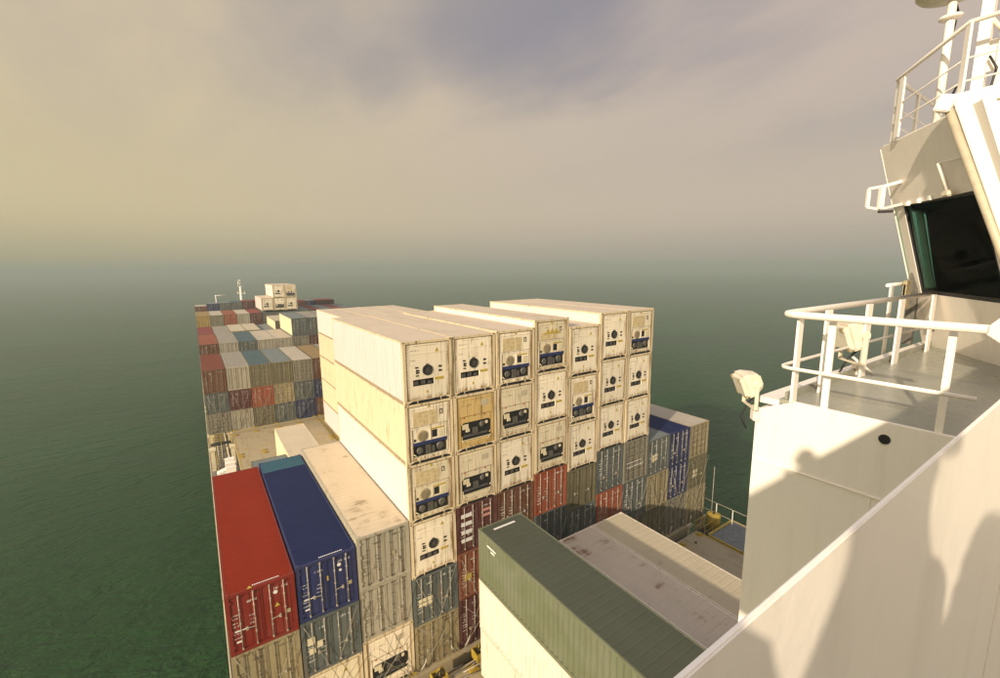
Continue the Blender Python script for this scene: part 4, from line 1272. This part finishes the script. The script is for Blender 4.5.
def railing(name, label, corner, runs, ztop, zmid, posts, pw=.06):
    o = thing(name, (0, 0, 0), label, 'railing')
    for z, r_ in ((ztop, .042), (zmid, .022)):
        for run in runs:
            s = MB(); s.tube([(x, y, z + dz) for x, y, dz in run], r_, 10); s.build('rail', M_SHIPW, o)
    for x, y, z0, z1, w_, dx in posts:
        s = MB(); s.obox((x, y, (z0 + z1) / 2), dx, Vector(dx).cross(Vector((0, 0, 1))), (0, 0, 1), w_, .014, (z1 - z0) / 2)
        s.build('post', M_SHIPW, o)
    return o


ya = -16.12
runs = [[(6.06, -17.7, 0), (6.08, ya + .0, 0), (6.11, ya + .09, 0), (6.2, ya + .14, 0), (6.36, ya + .15, 0), (12.1, ya + .12, 0)]]
posts = [(6.22, ya, ZD, ZD + 1.1, .06, (1, 0, 0)), (7.04, ya, ZD, ZD + 1.1, .085, (1, 0, 0)), (8.5, ya, ZD, ZD + 1.1, .10, (1, 0, 0)), (10.0, ya, ZD, ZD + 1.1, .12, (1, 0, 0)), (11.9, ya, ZD, ZD + 1.1, .10, (1, 0, 0)),
         (6.24, -16.45, ZD, ZD + 1.1, .035, (0, 1, 0)), (6.24, -17.45, ZD, ZD + 1.1, .03, (0, 1, 0))]
railing('platform_railing', 'white pipe railing around the platform below the wheelhouse window', None, runs, ZD + 1.1, ZD + .45, posts)
o = thing('inner_railing', (0, 0, 0), 'short white railing by the wheelhouse corner beyond the platform', 'railing')
for z in (ZD + 1.28,):
    s = MB(); s.tube([(11.3, -15.55, z), (13.2, -15.45, z)], .035, 8); s.build('rail', M_SHIPW, o)
for xx in (11.35, 12.2):
    s = MB(); s.box(xx, -15.60, ZD - .1, xx + .14, -15.57, ZD + 1.27); s.build('post', M_SHIPW, o)

# top deck railing
zt = ZD + 4.09
tr = thing('top_deck_railing', (0, 0, 0), 'white railing with flat posts around the top deck above the wheelhouse', 'railing')
K0 = Vector((11.86, -15.15, 0)); K1 = K0 + wv * 2.22
for z, r_ in ((1.12, .035), (.62, .014), (.30, .014)):
    s = MB(); s.tube([(K0 + Vector((3.5, .0, zt + z))), K0 + Vector((.03, 0, zt + z)), K0 + wv * .03 + Vector((0, 0, zt + z)), K1 + Vector((0, 0, zt + z)), Vector((10.06, -21.9, zt + z))], r_, 8); s.build('rail', M_SHIPW, tr)
for p_, w_ in ((K0 + Vector((.10, 0, 0)), .06), (K0 + wv * .24, .085), (K0 + Vector((1.35, 0, 0)), .06), (K0 + wv * 2.2, .06)):
    s = MB(); s.obox(p_ + Vector((0, 0, zt + .56)), wv, nv, (0, 0, 1), w_, .015, .56); s.build('post', M_SHIPW, tr)
# antenna pole with flat dome
an = thing('antenna_pole', (10.9, -16.03, zt), 'white pole with a wide flat radome on top of the wheelhouse', 'antenna')
s = MB(); s.tube([(0, 0, -.1), (0, 0, 1.92)], .058, 12); s.build('pole', M_SHIPW, an)
s = MB(); s.lathe((0, 0, 1.55), [(.10, 0), (.15, .02), (.15, .05), (.10, .07)], n=16); s.build('collar', M_SHIPW, an)
s = MB(); s.lathe((0, 0, 1.92), [(.12, -.02), (.44, .03), (.48, .07), (.48, .18), (.38, .32), (.18, .40), (.02, .42)], n=32); s.build('radome', plain('radome_cream', (.66, .62, .44), .4), an)
s = MB(); s.tube([(.1, 0, 1.88), (.26, -.02, 1.75), (.25, 0, 1.5), (.1, .0, 1.3)], .018, 6); s.build('cable', M_CABLE, an)
s = MB(); s.tube([(.13, .0, 1.2), (.15, 0, .6), (.12, 0, .1)], .028, 6); s.build('conduit', M_FLOOD, an)
s = MB(); pts = [(.32 + .15 * math.cos(t * .52), -.15 + .10 * math.cos(t * .52), .42 + .17 * math.sin(t * .52)) for t in range(13)]; s.tube(pts, .016, 6); s.build('coiled_cable', M_CABLE, an)
# lattice mast foot
mt = thing('signal_mast', (10.6, -16.53, zt), 'white lattice mast foot with cross braces at the top right corner', 'mast')
for q in ((0, 0, 0, .075), (.0, -.24, 0, .065)):
    s = MB(); s.box(q[0] - q[3], q[1] - .07, -.1, q[0] + q[3], q[1] + .07, 3.4); s.build('mast_leg', M_SHIPW, mt)
s = MB(); s.box(-.02, -.28, .5, .02, .02, .95); s.build('gusset_plate', M_SHIPW, mt)
for z0, z1 in ((1.9, 1.35), (1.35, .95), (2.9, 2.2)):
    s = MB(); s.tube([(0, 0, z0), (.0, -.24, z1)], .03, 6); s.build('brace', M_FLOOD, mt)
s = MB(); s.tube([(-.1, -.1, .7), (-.12, -.2, .5), (-.1, -.16, .2), (-.08, -.14, 0)], .016, 6); s.build('cable', M_CABLE, mt)


def floodlight(loc, yaw, tilt, label, sc=1.0):
    o = thing('floodlight', loc, label, 'floodlight'); o.rotation_euler = (0, 0, yaw); o.scale = (sc,) * 3
    c, s_ = math.cos(tilt), math.sin(tilt)
    ax, az = Vector((c, 0, -s_)), Vector((s_, 0, c)); ay = Vector((0, 1, 0)); p = Vector((-.02, 0, .34))
    def fr(d, hy, hz): return [p + ax * d + ay * (a * hy) + az * (b_ * hz) for a, b_ in ((-1, -1), (1, -1), (1, 1), (-1, 1))]
    f0, f1, f2 = fr(-.13, .19, .16), fr(-.02, .185, .155), fr(.13, .11, .09)
    s = MB(); s.face(f0); s.face(list(reversed(f2)))
    for A_, B_ in ((f0, f1), (f1, f2)):
        for k in range(4): s.face([A_[k], B_[k], B_[(k + 1) % 4], A_[(k + 1) % 4]])
    s.build('lamp_housing', M_FLOOD, o, bevel=.028)
    s = MB(); s.obox(p - ax * .14, ax, ay, az, .016, .165, .135); s.build('lamp_front', plain('lamp_lens', (.70, .66, .55), .15), o, bevel=.008)
    s = MB(); s.lathe(p + ax * .02 + ay * -.215, [(.045, 0), (.045, .43)], 'y', 14); s.build('pivot_boss', M_FLOOD, o)
    s = MB()
    for b_ in (-1, 1): s.obox(p - ax * .155 + ay * .13 * b_ + az * .11, ax, ay, az, .014, .025, .02); s.obox(p - ax * .145 + ay * .14 * b_ - az * .13, ax, ay, az, .014, .025, .02)
    s.build('clamp', M_FAN, o)
    s = MB(); s.box(-.022, -.212, .0, .022, -.198, .36).box(-.022, .198, 0, .022, .212, .36).box(-.022, -.198, 0, .022, .198, .014); s.build('yoke', M_FLOOD, o)
    s = MB(); s.obox((.08, 0, -.10), (1, 0, 0), (0, 1, 0), (0, 0, 1), .04, .06, .10); s.build('mounting_foot', M_SHIPW, o, bevel=.01)
    s = MB(); s.tube([p + ax * .1 + ay * .05, (.12, .06, .16), (.02, .1, .02), (-.06, .12, -.2), (.02, .1, -.36)], .012, 6); s.build('cable', M_CABLE, o)
    return o


floodlight((6.10, -15.66, 1.38), rad(-42), rad(-22), 'cream floodlight tilted outward at the outer corner of the white platform', .95)
floodlight((8.55, -15.95, 1.70), rad(-42), rad(-20), 'cream floodlight behind the platform railing below the wheelhouse', 1.35)
s = MB(); s.tube([(8.6, -15.95, 1.78), (8.75, -16.2, ZD)], .02, 6); o = s.build('floodlight_stay', M_SHIPW); tag(o, 'thin white stay rod holding the floodlight behind the railing', 'rod')

# ------------------------------------------------------------------ photographers at the wing bulwark (they cast the shadows)
M_COAT = plain('dark_jacket', (.04, .045, .06), .8, 0, .3, 10)
M_TROU = plain('dark_trousers', (.03, .03, .035), .85)
M_SKIN = plain('skin', (.45, .28, .19), .5, 0, .1)
M_HAIR = plain('brown_hair', (.05, .03, .02), .7)


def person(loc, yaw, label, armup, hgt=1.0):
    o = thing('person', loc, label, 'person'); o.rotation_euler = (0, 0, yaw); o.scale = (hgt,) * 3
    V = []; E_ = []; Rr = []
    def v(p, r_, par=None):
        V.append(p); Rr.append(r_)
        if par is not None: E_.append((par, len(V) - 1))
        return len(V) - 1
    pel = v((0, 0, .95), .155); wa = v((0, .01, 1.12), .14, pel); ch = v((0, 0, 1.33), .165, wa); nb = v((0, .0, 1.50), .085, ch); nk = v((0, .01, 1.60), .052, nb)
    h1 = v((0, .03, 1.70), .082, nk); h2 = v((0, .02, 1.77), .080, h1)
    for sx in (-1, 1):
        hp = v((sx * .10, 0, .90), .11, pel); kn = v((sx * .11, .03, .50), .068, hp); an_ = v((sx * .12, 0, .10), .045, kn); v((sx * .14, .17, .05), .04, an_)
        sh = v((sx * .20, 0, 1.45), .072, ch)
        if armup: el = v((sx * .14, .15, 1.20), .042, sh); wr = v((sx * .07, .175, 1.42), .028, el); hd = v((sx * .05, .18, 1.48), .030, wr)
        else: el = v((sx * .27, .02, 1.16), .052, sh); wr = v((sx * .26, .18, .98), .036, el); hd = v((sx * .25, .25, .97), .038, wr)
        for f_ in range(5):
            a = (f_ - 2) * .016
            k1 = v((V[hd][0] - sx * .015, V[hd][1] + .035 - abs(f_ - 2) * .004, V[hd][2] + a), .0095, hd); v((V[hd][0] - sx * .05, V[hd][1] + .045, V[hd][2] + a), .008, k1)
    me = bpy.data.meshes.new('body'); me.from_pydata(V, E_, [])
    b_ = link('body', me, o)
    me.materials.append(M_COAT)
    b_.modifiers.new('skin', 'SKIN'); sk = me.skin_vertices[0].data
    for i, r_ in enumerate(Rr): sk[i].radius = (r_, r_ * (.78 if i in (0, 1, 2) else 1))
    sk[0].use_root = True
    sub = b_.modifiers.new('sub', 'SUBSURF'); sub.levels = 2; sub.render_levels = 2
    s = MB(); s.lathe((0, .0, 1.74), [(.02, -.02), (.098, .0), (.095, .05), (.06, .095), (.01, .105)], n=18); s.build('hair', M_HAIR, o)
    s = MB(); s.lathe((0, .035, 1.685), [(.03, -.08), (.07, -.05), (.085, 0), (.082, .06)], n=18); s.build('face', M_SKIN, o)
    s = MB(); s.box(-.012, .11, 1.63, .012, .14, 1.67); s.box(-.05, .112, 1.68, -.02, .122, 1.69); s.box(.02, .112, 1.68, .05, .122, 1.69); s.box(-.025, .108, 1.595, .025, .118, 1.603); s.build('facial_features', M_SKIN, o)
    return o


person((.115, -18.68, ZW), rad(4), 'person in a dark jacket raising both arms at the wing bulwark, behind the camera', True, 1.02)
person((-.12, -19.06, ZW), rad(-5), 'person in a dark jacket standing further aft on the wing behind the first', True, 0.97)

# ------------------------------------------------------------------ haze
hm = bpy.data.materials.new('haze_air'); hm.use_nodes = True
hn = hm.node_tree; hn.nodes.clear()
pv = hn.nodes.new('ShaderNodeVolumePrincipled'); ho = hn.nodes.new('ShaderNodeOutputMaterial')
pv.inputs['Color'].default_value = (0.390, 0.462, 0.445, 1); pv.inputs['Density'].default_value = 0.0013; pv.inputs['Anisotropy'].default_value = 0.0
hn.links.new(pv.outputs[0], ho.inputs['Volume'])
s = MB(); s.box(-15000, -15000, -34, 15000, 15000, 13.5)
o = s.build('haze', hm)
tag(o, 'thin pale haze over the sea', None, None, 'stuff')
